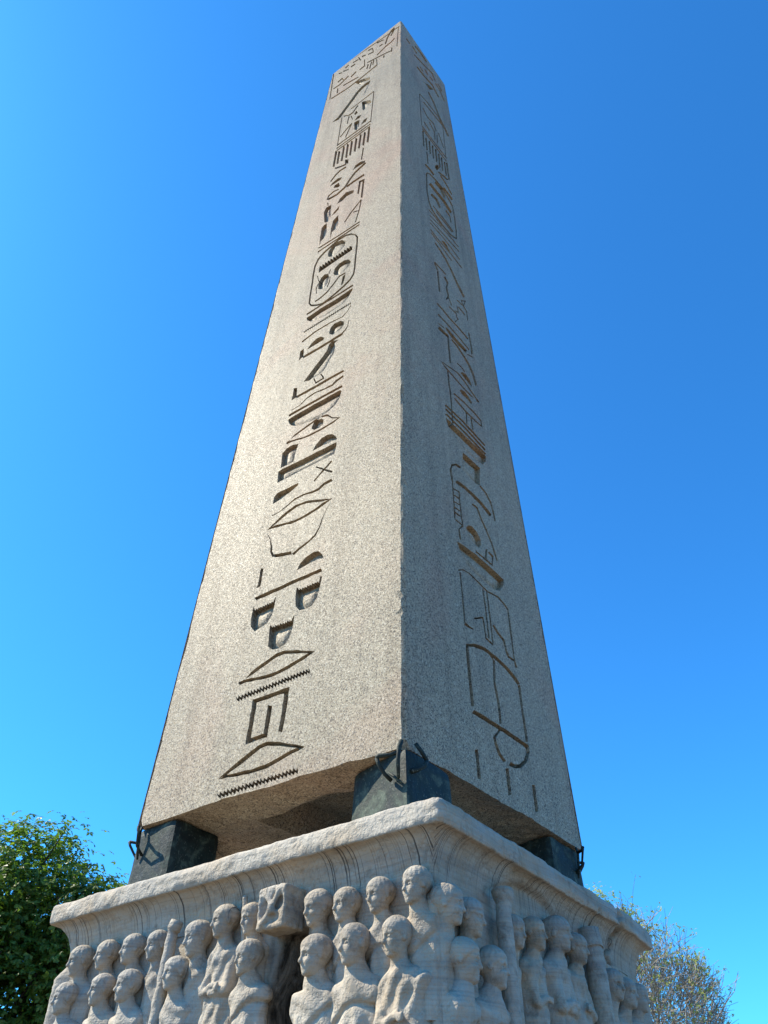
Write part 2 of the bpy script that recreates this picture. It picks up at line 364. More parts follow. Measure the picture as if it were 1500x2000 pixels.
# carved signs of the two visible shaft faces: outlines in millimetres (across, up); s = cut line, p = sunk shape
SIGNS_LEFT = [
('water',[('s',[875,97,913,69,915,97,952,69,954,97,991,70,993,98,1029,70,1031,98,1067,71,1070,98,1106,71,1108,99,1143,72,1146,99,1181,72,1184,100,1219,72,1222,100,1256,73,1259,100,1293,73,1296,101,1330,74,1333,101,1366,74,1370,101,1403,75,1406,102,1439,75,1443,102,1475,75,1479,102,1511,76,1515,103,1547,76,1551,103,1582,77,1586,103,1617,77,1622,104,1653,77,1657,104,1687,78,1692,104,1708,71,1704,45,1674,71,1669,44,1639,70,1634,44,1603,70,1599,43,1568,69,1564,43,1533,69,1529,42,1497,69,1493,42,1461,68,1457,41,1425,68,1421,41,1389,67,1385,40,1352,67,1349,40,1315,66,1312,39,1278,66,1275,39,1241,65,1238,38,1204,65,1201,38,1167,65,1164,37,1129,64,1126,37,1091,64,1088,36,1053,63,1050,36,1014,63,1012,35,976,62,974,35,937,62,935,34,898,61])]),
('mouth',[('s',[948,218,1055,256,1195,312,1292,352,1359,356,1486,320,1615,269,1617,300,1484,352,1345,393,1264,388,1162,346,1021,289,864,208]),('s',[1615,269,1668,254,1601,254,1483,223,1365,205,1221,201,1069,214,948,218,864,208,1085,179,1239,167,1386,171,1508,190,1624,220,1754,240,1617,300])]),
('house',[('s',[1501,430,1510,588,1515,820,1110,832,1109,630,1107,430,1341,433,1347,565,1345,700,1294,721,1296,585,1292,475,1160,474,1162,609,1164,784,1463,777,1461,609,1453,450])]),
('water',[('s',[886,927,923,897,922,928,959,897,958,928,994,897,993,928,1030,898,1029,928,1065,898,1064,929,1100,898,1099,929,1135,899,1135,929,1170,899,1169,930,1204,899,1204,930,1239,900,1239,930,1273,900,1273,930,1307,900,1307,931,1341,901,1341,931,1375,901,1375,931,1408,901,1409,931,1442,902,1443,932,1475,902,1476,932,1508,902,1510,932,1542,903,1543,932,1574,903,1576,933,1607,903,1609,933,1640,904,1641,933,1672,904,1674,934,1705,904,1706,934,1724,897,1723,868,1692,896,1691,867,1660,896,1658,867,1627,896,1626,866,1595,895,1593,866,1562,895,1561,866,1529,895,1528,865,1496,894,1495,865,1463,894,1462,864,1429,894,1429,864,1396,893,1395,864,1362,893,1362,863,1328,893,1328,863,1294,892,1294,862,1260,892,1260,862,1226,892,1226,861,1192,891,1192,861,1157,891,1157,861,1122,890,1122,860,1087,890,1088,860,1052,890,1053,859,1017,889,1018,859,981,889,982,858,946,889,947,858,910,888])]),
('mouth',[('s',[892,1061,1057,1083,1213,1137,1323,1168,1411,1168,1551,1122,1681,1078,1755,1070,1547,1155,1398,1205,1299,1205,1185,1172,1027,1118,915,1025]),('s',[1681,1078,1616,1068,1464,1037,1332,1019,1218,1023,1098,1043,972,1064,892,1061,915,1025,991,1028,1112,1008,1234,988,1353,984,1487,1003,1639,1035,1755,1070])]),
('bowl',[('p',[1173,1550,1207,1509,1212,1528,1236,1507,1240,1526,1265,1505,1269,1524,1293,1503,1298,1522,1322,1501,1326,1520,1350,1499,1354,1518,1378,1497,1383,1516,1406,1495,1411,1514,1434,1493,1451,1542,1463,1534,1460,1414,1436,1323,1397,1269,1324,1249,1251,1262,1190,1323,1175,1445])]),
('bowl',[('p',[904,1863,941,1801,943,1821,969,1801,972,1821,998,1802,1000,1822,1026,1802,1028,1822,1054,1803,1057,1823,1082,1803,1085,1823,1111,1804,1113,1824,1139,1804,1141,1824,1166,1805,1179,1863,1195,1853,1190,1769,1175,1662,1132,1588,1051,1569,980,1550,918,1629,898,1749])]),
('bowl',[('p',[1446,1863,1481,1811,1486,1830,1510,1811,1516,1830,1540,1810,1545,1829,1569,1809,1575,1828,1599,1808,1604,1827,1628,1808,1634,1827,1657,1807,1663,1826,1686,1806,1692,1825,1715,1806,1725,1864,1743,1856,1733,1741,1712,1638,1662,1569,1590,1559,1513,1574,1461,1640,1444,1769])]),
('bar',[('s',[924,1922,1418,1921,1743,1918,1723,1962,1394,1966,897,1969])]),
('stroke',[('p',[908,2322,949,2304,951,2077,896,2077,911,2121])]),
('loaf',[('p',[1410,2072,1446,2145,1520,2189,1609,2205,1667,2191,1718,2132,1741,2072,1678,2089,1589,2091,1500,2082])]),
('vessel',[('s',[905,2775,969,2657,996,2560,1000,2490,1049,2396,1078,2396,1028,2482,1019,2550,985,2654,914,2775]),('s',[1078,2383,1183,2348,1315,2310,1301,2355,1169,2393,1065,2429]),('s',[1349,2286,1429,2330,1529,2360,1604,2409,1651,2495,1682,2625,1749,2759,1743,2765,1672,2635,1637,2508,1587,2428,1511,2386,1408,2360,1323,2319])]),
('mouth',[('s',[948,2837,1051,2872,1170,2927,1291,2954,1415,2940,1529,2899,1644,2844,1721,2826,1784,2818,1637,2880,1521,2935,1401,2979,1269,2995,1143,2967,1023,2910,889,2827]),('s',[1721,2826,1660,2827,1566,2800,1448,2779,1328,2772,1228,2785,1097,2819,988,2847,948,2837,889,2827,1006,2808,1111,2781,1243,2747,1346,2734,1469,2742,1588,2762,1681,2789,1784,2818])]),
('viper',[('s',[927,3008,1045,3012,1147,3038,1257,3084,1371,3080,1489,3048,1581,3038,1652,3077,1755,3076,1733,3124,1628,3119,1560,3075,1476,3081,1359,3109,1242,3108,1134,3057,1037,3027,921,3018])]),
('wedge',[('p',[912,3296,945,3341,1255,3325,1260,3287,1162,3245,1035,3210,910,3197])]),
('cross',[('s',[1498,3208,1614,3303,1725,3385,1707,3412,1595,3329,1479,3233]),('s',[1493,3424,1737,3204,1742,3226,1498,3447])]),
('slab',[('p',[904,3701,972,3708,1377,3683,1752,3673,1758,3610,1740,3492,1330,3503,919,3511])]),
('leg',[('p',[929,3739,912,3986,966,4044,1068,4045,1162,4009,1135,3854,1123,3727])]),
('loaf',[('p',[1406,3738,1445,3815,1521,3876,1604,3886,1678,3853,1737,3782,1760,3714,1679,3718,1572,3737])]),
('eye',[('s',[942,4155,1092,4190,1239,4225,1362,4247,1458,4271,1567,4229,1649,4130,1728,4082,1777,4069,1652,4155,1567,4258,1444,4306,1344,4282,1220,4260,1071,4224,959,4120]),('s',[1728,4082,1651,4068,1544,4061,1422,4061,1299,4069,1170,4100,1022,4149,942,4155,959,4120,1036,4115,1182,4067,1312,4036,1437,4028,1559,4028,1667,4036,1777,4069]),('p',[1339,4180,1356,4241,1404,4264,1481,4242,1517,4194,1513,4118,1460,4095,1386,4103,1344,4141])]),
('basket',[('p',[908,4597,981,4603,1311,4606,1733,4591,1754,4560,1734,4438,1668,4349,1549,4296,1400,4292,1219,4322,1084,4365,981,4438,919,4530])]),
('bar',[('s',[915,4645,1315,4640,1769,4625,1750,4673,1292,4689,890,4695])]),
('viper',[('s',[935,4744,1085,4744,1184,4809,1315,4819,1477,4783,1597,4768,1660,4802,1767,4817,1746,4865,1639,4844,1580,4806,1464,4816,1303,4849,1170,4834,1073,4765,926,4760])]),
('throw_stick',[('p',[900,5209,968,5178,986,4969,904,4960]),('s',[991,4946,1279,4932,1544,4929,1765,4921,1744,4974,1522,4983,1254,4987,965,5002])]),
('bird',[('p',[1066,5225,1139,5308,1236,5426,1336,5526,1421,5638,1440,5732,1492,5773,1602,5722,1542,5688,1565,5598,1550,5467,1490,5373,1447,5268,1400,5202,1321,5175,1224,5187,1170,5176]),('s',[1237,5164,1295,5018,1426,5022,1410,5056,1300,5053,1258,5160]),('s',[1354,5169,1424,5027,1441,5030,1372,5172])]),
('throw_stick',[('p',[894,6009,959,6024,978,5843,896,5795]),('s',[982,5783,1260,5770,1460,5769,1684,5774,1659,5835,1434,5831,1233,5833,953,5846])]),
('loaf',[('p',[1022,5947,1099,6037,1182,6086,1258,6067,1339,5980,1317,5941,1200,5939])]),
('viper',[('s',[902,6208,1144,6262,1404,6255,1638,6216,1721,6287,1770,6377,1760,6393,1709,6308,1626,6244,1391,6289,1126,6301,879,6252])]),
('disc',[('p',[1411,6024,1425,6130,1484,6183,1601,6154,1670,6079,1675,6006,1631,5943,1546,5931,1484,5924,1428,5977])]),
('hook',[('s',[1754,6051,1737,5925,1704,5866,1645,5836,1663,5800,1721,5838,1751,5907,1764,6040])]),
('water',[('s',[871,6501,905,6467,907,6501,941,6467,944,6500,977,6466,980,6500,1012,6466,1016,6499,1048,6465,1051,6499,1084,6465,1087,6498,1119,6465,1123,6498,1155,6464,1158,6497,1190,6464,1194,6497,1225,6463,1229,6496,1261,6463,1264,6496,1296,6462,1299,6495,1330,6462,1334,6495,1365,6461,1369,6494,1400,6461,1404,6494,1435,6460,1439,6493,1469,6460,1473,6493,1504,6460,1508,6492,1538,6459,1542,6492,1572,6459,1577,6491,1606,6458,1611,6491,1641,6458,1645,6490,1674,6457,1679,6490,1708,6457,1713,6489,1742,6456,1747,6489,1762,6448,1757,6415,1728,6448,1724,6416,1695,6448,1690,6416,1661,6449,1656,6417,1627,6449,1622,6417,1593,6450,1588,6417,1559,6450,1554,6418,1524,6451,1520,6418,1490,6451,1486,6419,1455,6451,1451,6419,1421,6452,1417,6419,1386,6452,1382,6420,1352,6453,1348,6420,1317,6453,1313,6420,1282,6454,1278,6421,1247,6454,1243,6421,1212,6455,1208,6422,1176,6455,1173,6422,1141,6455,1138,6422,1106,6456,1102,6423,1070,6456,1067,6423,1034,6457,1031,6424,999,6457,996,6424,963,6458,960,6425,927,6458,924,6425,891,6459])]),
('basket',[('p',[893,6817,970,6816,1175,6835,1476,6814,1766,6832,1763,6779,1701,6650,1591,6566,1422,6550,1234,6567,1095,6594,992,6653,919,6731])]),
('cartouche',[('s',[951,7116,913,7199,901,7435,897,7742,886,8045,888,8256,934,8427,1046,8518,1194,8575,1342,8632,1494,8613,1615,8535,1703,8417,1720,8448,1609,8595,1474,8683,1314,8704,1163,8646,1012,8588,895,8493,847,8310,845,8091,857,7785,863,7475,876,7220,940,7081]),('s',[1703,8417,1739,8326,1748,8079,1746,7692,1748,7361,1737,7236,1678,7139,1576,7080,1445,7027,1286,6979,1181,6962,1066,7025,951,7116,940,7081,1077,6973,1201,6905,1312,6923,1471,6971,1602,7024,1707,7084,1769,7188,1781,7322,1780,7653,1783,8039,1774,8307,1720,8448]),('s',[897,6889,1176,6893,1531,6879,1776,6882,1758,6932,1512,6929,1154,6943,875,6940])]),
('disc',[('p',[1126,8390,1143,8508,1211,8601,1301,8625,1413,8580,1508,8448,1504,8327,1428,8246,1310,8230,1218,8243,1158,8301])]),
('game_board',[('p',[984,7979,971,8141,981,8121,981,8192,1039,8121,1039,8192,1097,8121,1097,8192,1154,8121,1154,8192,1211,8121,1212,8192,1268,8122,1269,8192,1325,8122,1326,8192,1381,8122,1383,8192,1437,8122,1439,8192,1493,8122,1495,8193,1549,8123,1551,8193,1604,8123,1607,8193,1660,8123,1664,8163,1672,8001,1363,7991])]),
('disc',[('p',[1326,7637,1341,7768,1422,7838,1523,7835,1614,7778,1676,7663,1645,7559,1551,7505,1439,7499,1363,7550])]),
('scarab',[('p',[1042,7462,1020,7633,1064,7757,1133,7797,1213,7743,1242,7613,1229,7462,1181,7386,1108,7392]),('s',[960,7914,996,7752,1039,7658,1054,7662,1015,7746,981,7899]),('s',[1239,7849,1217,7734,1237,7705,1260,7819]),('s',[1246,7322,1280,7472,1274,7602,1253,7624,1259,7498,1226,7350]),('s',[1030,7345,1005,7483,1026,7603,1004,7631,983,7507,1009,7361])]),
('arm',[('s',[1028,7117,1134,7121,1257,7168,1372,7280,1470,7405,1595,7386,1579,7433,1449,7453,1347,7324,1234,7213,1113,7166,1008,7163]),('p',[1536,7357,1593,7374,1573,7164,1544,7103,1523,7151])]),
('line_pair',[('s',[875,8834,1343,8790,1785,8777,1768,8829,1324,8843,854,8888]),('s',[878,8707,1335,8697,1781,8683,1764,8735,1316,8749,856,8760])]),
('leg_mark',[('s',[1432,9146,1552,9339,1772,9579,1750,9630,1529,9388,1407,9194]),('s',[1689,8873,1748,9237,1774,9586,1748,9624,1722,9275,1664,8911]),('s',[1599,9309,1750,9209,1741,9253,1590,9354])]),
('plant',[('p',[881,8895,855,9231,850,9559,897,9619,968,9626,1005,9235,960,9098,895,9061]),('p',[1122,8894,1098,9272,1121,9546,1238,9628,1268,9225,1199,9139,1140,9121])]),
('bee',[('p',[891,9735,828,10175,869,10307,1005,10274,1010,10063,1043,9770,1002,9645,935,9675]),('p',[1060,9779,1104,9873,1230,9978,1224,9855,1149,9795]),('s',[872,10495,899,10345,927,10319,900,10469])]),
('loaf',[('p',[1151,10125,1210,10282,1351,10361,1546,10225,1545,10121,1405,10163,1282,10111])]),
('feather',[('s',[897,10561,1126,10502,1321,10575,1428,10783,1548,10924,1796,11025,1761,11126,1509,11023,1384,10877,1279,10670,1090,10600,864,10660]),('s',[878,10591,890,10725,1017,10760,1146,10702,1127,10769,993,10828,855,10791,843,10644])]),
('bar',[('s',[1358,10542,1534,10550,1784,10530,1755,10626,1503,10647,1324,10639])]),
('bird',[('p',[976,10970,996,11060,1106,11043,1154,10858,1117,10838]),('p',[855,11159,915,11253,1051,11289,1179,11202,1147,11125,1006,11145]),('s',[878,11344,984,11484,1097,11547,1259,11516,1232,11602,1065,11633,947,11568,840,11425])]),
('loaf',[('p',[1447,11156,1504,11304,1641,11303,1773,11185,1748,11114,1592,11160])]),
('shrine',[('s',[1783,9648,1794,10389,1657,10451,1642,9968,1688,9902,1703,10344,1745,10325,1738,9708])]),
('seat',[('p',[1197,11758,1177,11979,1279,11875,1294,11655]),('s',[925,11852,1072,11742,1245,11650,1222,11741,1050,11833,904,11942])]),
('stroke',[('s',[1654,11927,1638,11397,1673,11342,1691,11869])]),
('palace_front',[('s',[890,11990,888,12754,818,12860,824,12087]),('s',[993,12005,989,12626,921,12729,928,12101]),('s',[1110,11983,1114,12699,1047,12803,1046,12079]),('s',[1234,11990,1227,12668,1162,12768,1171,12082]),('s',[1339,11963,1340,12671,1276,12772,1277,12056]),('s',[1460,11988,1464,12641,1401,12740,1399,12081]),('s',[1572,11987,1583,12674,1521,12775,1512,12080]),('s',[1688,11982,1697,12636,1636,12734,1629,12072]),('s',[1801,11978,1813,12731,1753,12830,1743,12068]),('s',[850,13057,1815,13027,1795,13099,824,13131]),('s',[853,12902,1818,12880,1798,12951,828,12974]),('s',[876,12773,1811,12760,1792,12830,852,12844])]),
('name_frame',[('s',[1800,14811,1791,13025,1818,12982,1829,14759]),('s',[802,14793,838,13150,869,13103,836,14737]),('s',[1789,14823,1570,14796,1019,14793,1040,14728,1588,14732,1806,14759])]),
('name_signs',[('s',[892,14598,1088,14388,1213,14377,1350,14606,1313,14699,1179,14473,1065,14484,876,14687]),('s',[1072,13934,1102,14339,1061,14416,1032,14008]),('s',[1123,14327,1201,13997,1231,13978,1153,14307]),('s',[914,13429,1065,13604,1225,13742,1196,13821,1034,13681,882,13504]),('s',[1092,13168,1220,13714,1187,13784,1059,13234]),('p',[1244,14262,1302,14369,1367,14180,1287,14137]),('p',[1279,13819,1366,13961,1497,13867,1446,13754,1347,13785]),('p',[1321,13302,1289,13703,1370,13698,1455,13632,1464,13279,1396,13140]),('p',[1511,13271,1594,13452,1706,13412,1653,13248]),('p',[1501,14144,1449,14678,1556,14583,1734,14381,1777,14185,1633,14142,1558,14029])]),
('falcon',[('p',[476,14820,665,14883,851,15148,1040,15418,1199,15673,1354,15783,1515,15811,1662,15756,1636,15576,1524,15110,1362,14942,1162,14833,930,14707,724,14673]),('p',[1098,16453,1214,16426,1413,16265,1630,16018,1639,15852,1470,15948,1365,15891,1258,16094])]),
('panel_frame',[('s',[185,16664,62,18777,16,18857,144,16731]),('s',[236,16626,843,16438,1337,16433,1856,16491,1829,16593,1308,16536,812,16542,202,16732]),('s',[1858,16518,1818,17037,1785,17087,1827,16565]),('s',[65,18856,739,18714,1431,18547,2015,18392,2597,18301,2580,18388,1996,18480,1409,18636,713,18806,35,18950]),('s',[2535,18402,2493,16818,2518,16767,2563,18344])]),
('panel_signs',[('s',[1492,16789,1529,17135,1484,17235,1448,16886]),('s',[1603,16649,1646,17105,1602,17203,1559,16743]),('s',[1702,16768,1724,17101,1679,17195,1658,16859]),('s',[1469,17295,2135,16893,2323,16746,2307,16846,2118,16996,1446,17403]),('s',[2112,17669,2179,18090,2310,18404,2427,18466,2388,18632,2265,18566,2128,18235,2060,17800]),('s',[2296,18012,2430,18380,2387,18517,2253,18146]),('s',[2403,17680,2290,17573,2098,17565,1793,17401,1823,17293,2125,17454,2317,17463,2431,17572]),('s',[2079,16658,2092,16843,2051,16933,2038,16746]),('s',[2344,16656,2350,16987,2310,17067,2304,16734]),('s',[1460,17949,1670,17805,1608,18304,1414,18412,1440,18294,1586,18213,1621,17936,1437,18062]),('s',[1207,18194,1359,18070,1334,18199,1180,18324]),('s',[1034,18453,1154,17994,1191,17984,1072,18442]),('s',[867,18280,1084,18186,1055,18304,836,18399]),('s',[569,18331,690,18396,650,18517,528,18451]),('s',[310,18298,454,18160,425,18288,279,18428]),('s',[810,18028,977,18014,940,18147,771,18162]),('s',[1773,18350,2022,18179,2001,18294,1750,18467]),('s',[1874,17899,1994,17865,1970,17979,1849,18014]),('s',[362,17579,510,17612,605,17369,627,17402,493,17747,318,17708]),('s',[227,17311,481,17247,712,17372,789,17413,751,17525,674,17483,444,17359,191,17423]),('s',[454,16703,430,17078,377,17164,403,16787]),('s',[634,16939,922,16809,1203,16681,1177,16785,894,16914,604,17046]),('s',[894,17166,1083,17269,1043,17393,853,17290]),('s',[1204,17198,1388,17197,1348,17784,1306,17855,1344,17306,1173,17307]),('s',[1248,18798,1381,18708,1352,18845,1218,18937]),('s',[495,18181,726,17988,697,18116,464,18311])]),
]
SIGNS_RIGHT = [
('plural_strokes',[('s',[921,320,932,92,980,110,970,341]),('s',[1384,326,1386,108,1441,128,1440,348]),('s',[1819,330,1818,106,1874,126,1877,352])]),
('fan',[('s',[1413,399,1335,438,1289,513,1286,553,1397,666,1358,666,1236,541,1240,489,1289,411,1368,370]),('s',[926,629,1118,640,1357,649,1556,652,1794,652,1800,607,1733,516,1646,452,1560,421,1486,418,1445,377,1534,379,1667,427,1790,517,1876,632,1868,700,1602,698,1400,694,1156,684,962,672]),('s',[1417,728,1414,913,1386,1113,1424,1346,1379,1325,1343,1092,1371,892,1376,709]),('s',[1335,1353,1385,1325,1406,1341,1355,1369]),('s',[910,1246,913,968,923,689,970,711,961,992,960,1273]),('s',[916,1246,1059,1311,1227,1358,1414,1355,1606,1340,1740,1298,1809,1262,1869,1305,1799,1343,1658,1386,1459,1401,1262,1403,1076,1351,923,1281]),('s',[1818,1266,1819,1016,1819,710,1866,730,1867,1039,1868,1290])]),
('sandal',[('s',[905,2050,919,1761,920,1494,944,1508,944,1776,931,2066]),('s',[915,1467,1070,1494,1082,1509,945,1508]),('s',[1256,1731,1276,1633,1279,1508,1409,1499,1432,1523,1309,1530,1306,1651,1286,1751]),('s',[1110,1630,1266,1718,1266,1736,1111,1647]),('s',[1327,2093,1338,1849,1338,1540,1365,1555,1365,1866,1355,2111]),('s',[1400,2112,1406,1810,1408,1521,1435,1536,1434,1827,1429,2130]),('s',[1812,2091,1811,1811,1805,1519,1836,1536,1844,1829,1845,2111]),('s',[1807,1515,1821,1449,1867,1476,1832,1530]),('s',[890,2058,973,2112,1089,2138,1267,2123,1420,2110,1636,2160,1744,2141,1827,2105,1855,2129,1771,2165,1659,2186,1440,2135,1288,2147,1108,2162,981,2133,890,2074]),('s',[1450,1736,1531,1685,1630,1653,1653,1548,1690,1500,1797,1508,1826,1538,1726,1531,1692,1573,1670,1682,1567,1714,1485,1765])]),
('basket',[('p',[904,2432,1020,2459,1273,2491,1533,2500,1750,2500,1835,2495,1806,2405,1704,2285,1595,2235,1449,2223,1229,2217,1053,2253,960,2338])]),
('disc',[('p',[1121,2752,1162,2812,1250,2859,1346,2843,1418,2778,1412,2696,1343,2626,1248,2636,1158,2677])]),
('cord',[('s',[1504,2705,1460,2553,1498,2574,1543,2728]),('s',[1268,2523,1464,2534,1618,2543,1665,2708,1578,2718,1548,2686,1627,2677,1596,2571,1489,2564,1292,2553])]),
('arm',[('s',[1295,3197,1399,3209,1456,3103,1545,3009,1640,2869,1722,2675,1756,2702,1676,2898,1581,3041,1493,3137,1435,3247,1325,3237])]),
('flag',[('s',[1785,3418,1806,3296,1846,3328,1826,3451]),('s',[1642,3317,1711,3302,1743,3337,1673,3351])]),
('baskets',[('s',[880,4486,1283,4539,1808,4534,1849,4586,1318,4590,909,4535]),('s',[877,4412,1305,4453,1804,4447,1844,4498,1340,4503,907,4461]),('s',[874,4320,1258,4349,1799,4367,1838,4417,1292,4398,904,4368]),('p',[882,4267,974,4284,1201,4312,1467,4329,1676,4356,1825,4358,1805,4255,1703,4129,1524,4064,1293,4040,1077,4084,928,4144])]),
('rope',[('s',[1118,4921,1348,4976,1636,5006,1794,4991,1805,4918,1675,4890,1388,4863,1151,4886,1124,4845,1360,4822,1646,4849,1838,4899,1832,5034,1667,5049,1374,5018,1142,4962]),('s',[1405,4828,1379,4591,1422,4628,1449,4867]),('s',[1519,4822,1522,4591,1564,4630,1562,4863])]),
('staff',[('s',[1013,5295,1017,5049,1036,4827,1027,4485,1021,4249,1054,4279,1061,4516,1071,4862,1053,5086,1050,5334])]),
('hoe',[('p',[1214,3954,1281,3959,1310,3973,1322,3963,1350,3977,1362,3968,1391,3981,1403,3972,1432,3986,1445,3976,1613,3999,1545,3657,1420,3623,1266,3633,1162,3656]),('s',[1144,3655,1027,3626,923,3530,877,3416,883,3330,896,3254,939,3291,926,3367,921,3447,953,3527,1013,3581,1113,3606]),('s',[1537,3645,1661,3621,1756,3534,1795,3408,1804,3296,1843,3326,1834,3440,1795,3569,1697,3660,1570,3684])]),
('ladder',[('s',[904,3262,899,3029,892,2716,918,2734,926,3049,931,3283]),('s',[1025,3203,1025,2975,1040,2728,1066,2748,1052,2996,1053,3224]),('s',[920,3150,1030,3189,1045,3215,933,3175]),('s',[915,3054,1023,3080,1039,3106,930,3079]),('s',[911,2960,1018,2985,1034,3010,927,2985]),('s',[909,2878,1015,2902,1031,2927,924,2902]),('s',[908,2808,1019,2826,1036,2850,924,2832]),('s',[903,2708,1039,2718,1057,2741,919,2731]),('s',[1042,2733,956,2624,955,2538,970,2491,1001,2517,987,2563,988,2638,1063,2732])]),
('beam',[('s',[974,3292,1144,3327,1323,3338,1504,3338,1691,3295,1755,3365,1564,3408,1376,3408,1191,3395,1016,3358])]),
('beam',[('s',[874,6672,999,6690,1199,6680,1443,6714,1744,6723,1783,6783,1479,6772,1233,6738,1031,6747,904,6728]),('s',[1799,6948,1814,6651,1803,6419,1876,6497,1869,6712,1835,6990])]),
('axe',[('s',[879,6411,1010,6429,1209,6451,1446,6464,1738,6452,1770,6499,1475,6511,1236,6497,1035,6474,903,6456]),('p',[1084,6332,1144,6360,1375,6355,1671,6393,1636,6279,1428,6250,1229,6246,1087,6285]),('s',[879,6184,1028,6246,1044,6278,894,6215]),('s',[1647,6273,1838,6377,1853,6407,1662,6302]),('s',[852,6055,964,6075,1092,6110,1146,6209,1017,6173,905,6153]),('s',[1106,6145,1099,5856,1102,5530,1150,5581,1148,5910,1157,6201])]),
('knife',[('s',[1206,6161,1350,6160,1521,6092,1643,6031,1737,5903,1792,5701,1860,5776,1800,5977,1698,6103,1569,6159,1391,6222,1239,6217])]),
('stroke',[('s',[1302,5728,1432,5748,1511,5737,1535,5773,1455,5784,1324,5764])]),
('loaf',[('p',[1380,5599,1448,5683,1550,5721,1643,5689,1691,5628,1681,5567,1593,5577,1483,5591])]),
('mouth',[('s',[909,5355,1079,5415,1287,5500,1455,5480,1622,5429,1814,5373,1847,5415,1653,5471,1484,5522,1312,5543,1100,5455,866,5349]),('s',[1814,5373,1633,5359,1394,5337,1165,5343,1001,5343,909,5355,866,5349,975,5303,1139,5303,1367,5296,1606,5318,1847,5415])]),
('loaf',[('p',[1306,5160,1353,5228,1451,5268,1542,5251,1620,5196,1602,5138,1497,5161,1386,5135])]),
('bird',[('s',[1240,7009,1348,7034,1454,7058,1460,6970,1489,6962,1390,6800,1408,6799,1534,7005,1494,7017,1488,7107,1374,7081,1265,7056]),('s',[1527,7337,1523,7196,1452,7153,1431,7107,1557,7183,1563,7379]),('s',[1560,7350,1699,7355,1752,7339,1786,7390,1731,7406,1590,7400]),('s',[1538,7517,1695,7566,1765,7593,1733,7711,1828,7805,1746,7595,1838,7525,1827,7287,1862,7327,1874,7572,1784,7640,1882,7885,1688,7693,1733,7607,1723,7614,1564,7565])]),
('twist',[('s',[1179,7752,1266,7674,1208,7497,1244,7304,1172,7131,1216,7160,1301,7363,1264,7561,1327,7750,1232,7836]),('s',[1254,7272,1335,7142,1363,7182,1282,7312])]),
('knife',[('s',[975,8524,1135,8477,1292,8406,1441,8264,1602,8059,1795,7876,1870,7984,1669,8160,1501,8359,1344,8494,1179,8556,1012,8594])]),
('loaf',[('p',[1218,8919,1318,9038,1429,9038,1526,8921,1414,8909])]),
('cartouche',[('s',[858,10891,833,10166,868,9832,934,9653,1110,9585,1336,9561,1598,9602,1879,9797,1923,10182,1865,10104,1834,9824,1639,9687,1379,9646,1153,9669,979,9737,915,9912,882,10243,908,10948]),('s',[1923,10182,1940,10729,1918,11122,1770,11218,1520,11333,1227,11268,1039,11184,924,11057,858,10891,908,10948,931,11005,1005,11087,1183,11165,1469,11228,1714,11115,1857,11022,1880,10642,1865,10104])]),
('name_signs',[('s',[1180,11007,1383,11065,1512,10879,1612,11055,1477,11252,1260,11189]),('s',[947,10602,1189,10615,1488,10649,1728,10570,1830,10757,1583,10838,1276,10801,1029,10786]),('s',[972,10217,1162,10293,1276,10144,1359,10293,1240,10451,1036,10368]),('s',[1025,9856,1378,9908,1746,9894,1783,9961,1411,9975,1056,9921]),('s',[1111,9782,1416,9815,1689,9820,1722,9882,1447,9876,1140,9842]),('s',[1524,10392,1668,10377,1688,10161,1745,10245,1724,10472,1573,10486])]),
('line_pair',[('s',[854,9490,1088,9510,1290,9505,1317,9558,1113,9563,877,9542]),('s',[874,9304,1286,9451,1664,9532,1878,9541,1908,9595,1692,9586,1311,9503,896,9354]),('s',[874,9165,1356,9269,1879,9383,1907,9437,1382,9321,897,9214]),('s',[865,9037,1340,9125,1857,9095,1887,9146,1366,9175,887,9086]),('s',[856,8801,1131,8795,1532,8876,1891,8868,1923,8922,1561,8930,1157,8848,882,8853]),('s',[870,8710,1121,8696,1525,8657,1555,8709,1148,8748,896,8761])]),
('flag',[('s',[971,7660,974,7363,978,7097,1031,7164,1028,7433,1027,7733]),('s',[901,7799,979,7683,1023,7752,945,7869]),('s',[903,7838,1123,7877,1244,7889,1274,7944,1151,7932,929,7891])]),
('beam',[('s',[1533,11299,1705,11310,1874,11288,1959,11447,1786,11469,1610,11457]),('s',[1473,11748,1684,11711,1906,11548,1967,11657,1741,11822,1527,11858]),('s',[1575,11922,1794,12023,1852,12151,1630,12048]),('s',[1869,12402,1895,12170,1957,12271,1933,12506])]),
('palace_front',[('s',[841,12872,836,12090,904,12208,913,13001]),('s',[959,12696,967,12112,1037,12233,1031,12826]),('s',[1103,12794,1094,12145,1166,12265,1178,12923]),('s',[1241,12797,1227,12145,1300,12266,1318,12927]),('s',[1377,12834,1361,12184,1436,12307,1456,12966]),('s',[1515,12831,1483,12128,1560,12249,1595,12962]),('s',[1632,12835,1606,12164,1685,12288,1715,12968]),('s',[1754,12803,1762,12172,1843,12300,1838,12940]),('s',[1873,12943,1873,12151,1955,12279,1959,13083]),('s',[831,13099,1271,13122,1928,13216,1972,13308,1309,13212,866,13188]),('s',[840,12965,1257,12976,1890,13021,1934,13111,1296,13065,875,13052])]),
('name_frame',[('s',[831,14943,824,13142,856,13202,867,15015]),('s',[835,14938,1181,15119,1799,15206,1969,14920,2012,15003,1840,15293,1214,15205,863,15020]),('s',[1978,14941,1897,13261,1936,13324,2023,15015])]),
('falcon',[('s',[1344,15978,1592,15740,1826,15243,2220,14801,2326,15003,1918,15430,1673,15912,1411,16133]),('p',[1050,16212,1505,16722,1747,16876,1473,16390,1300,16404])]),
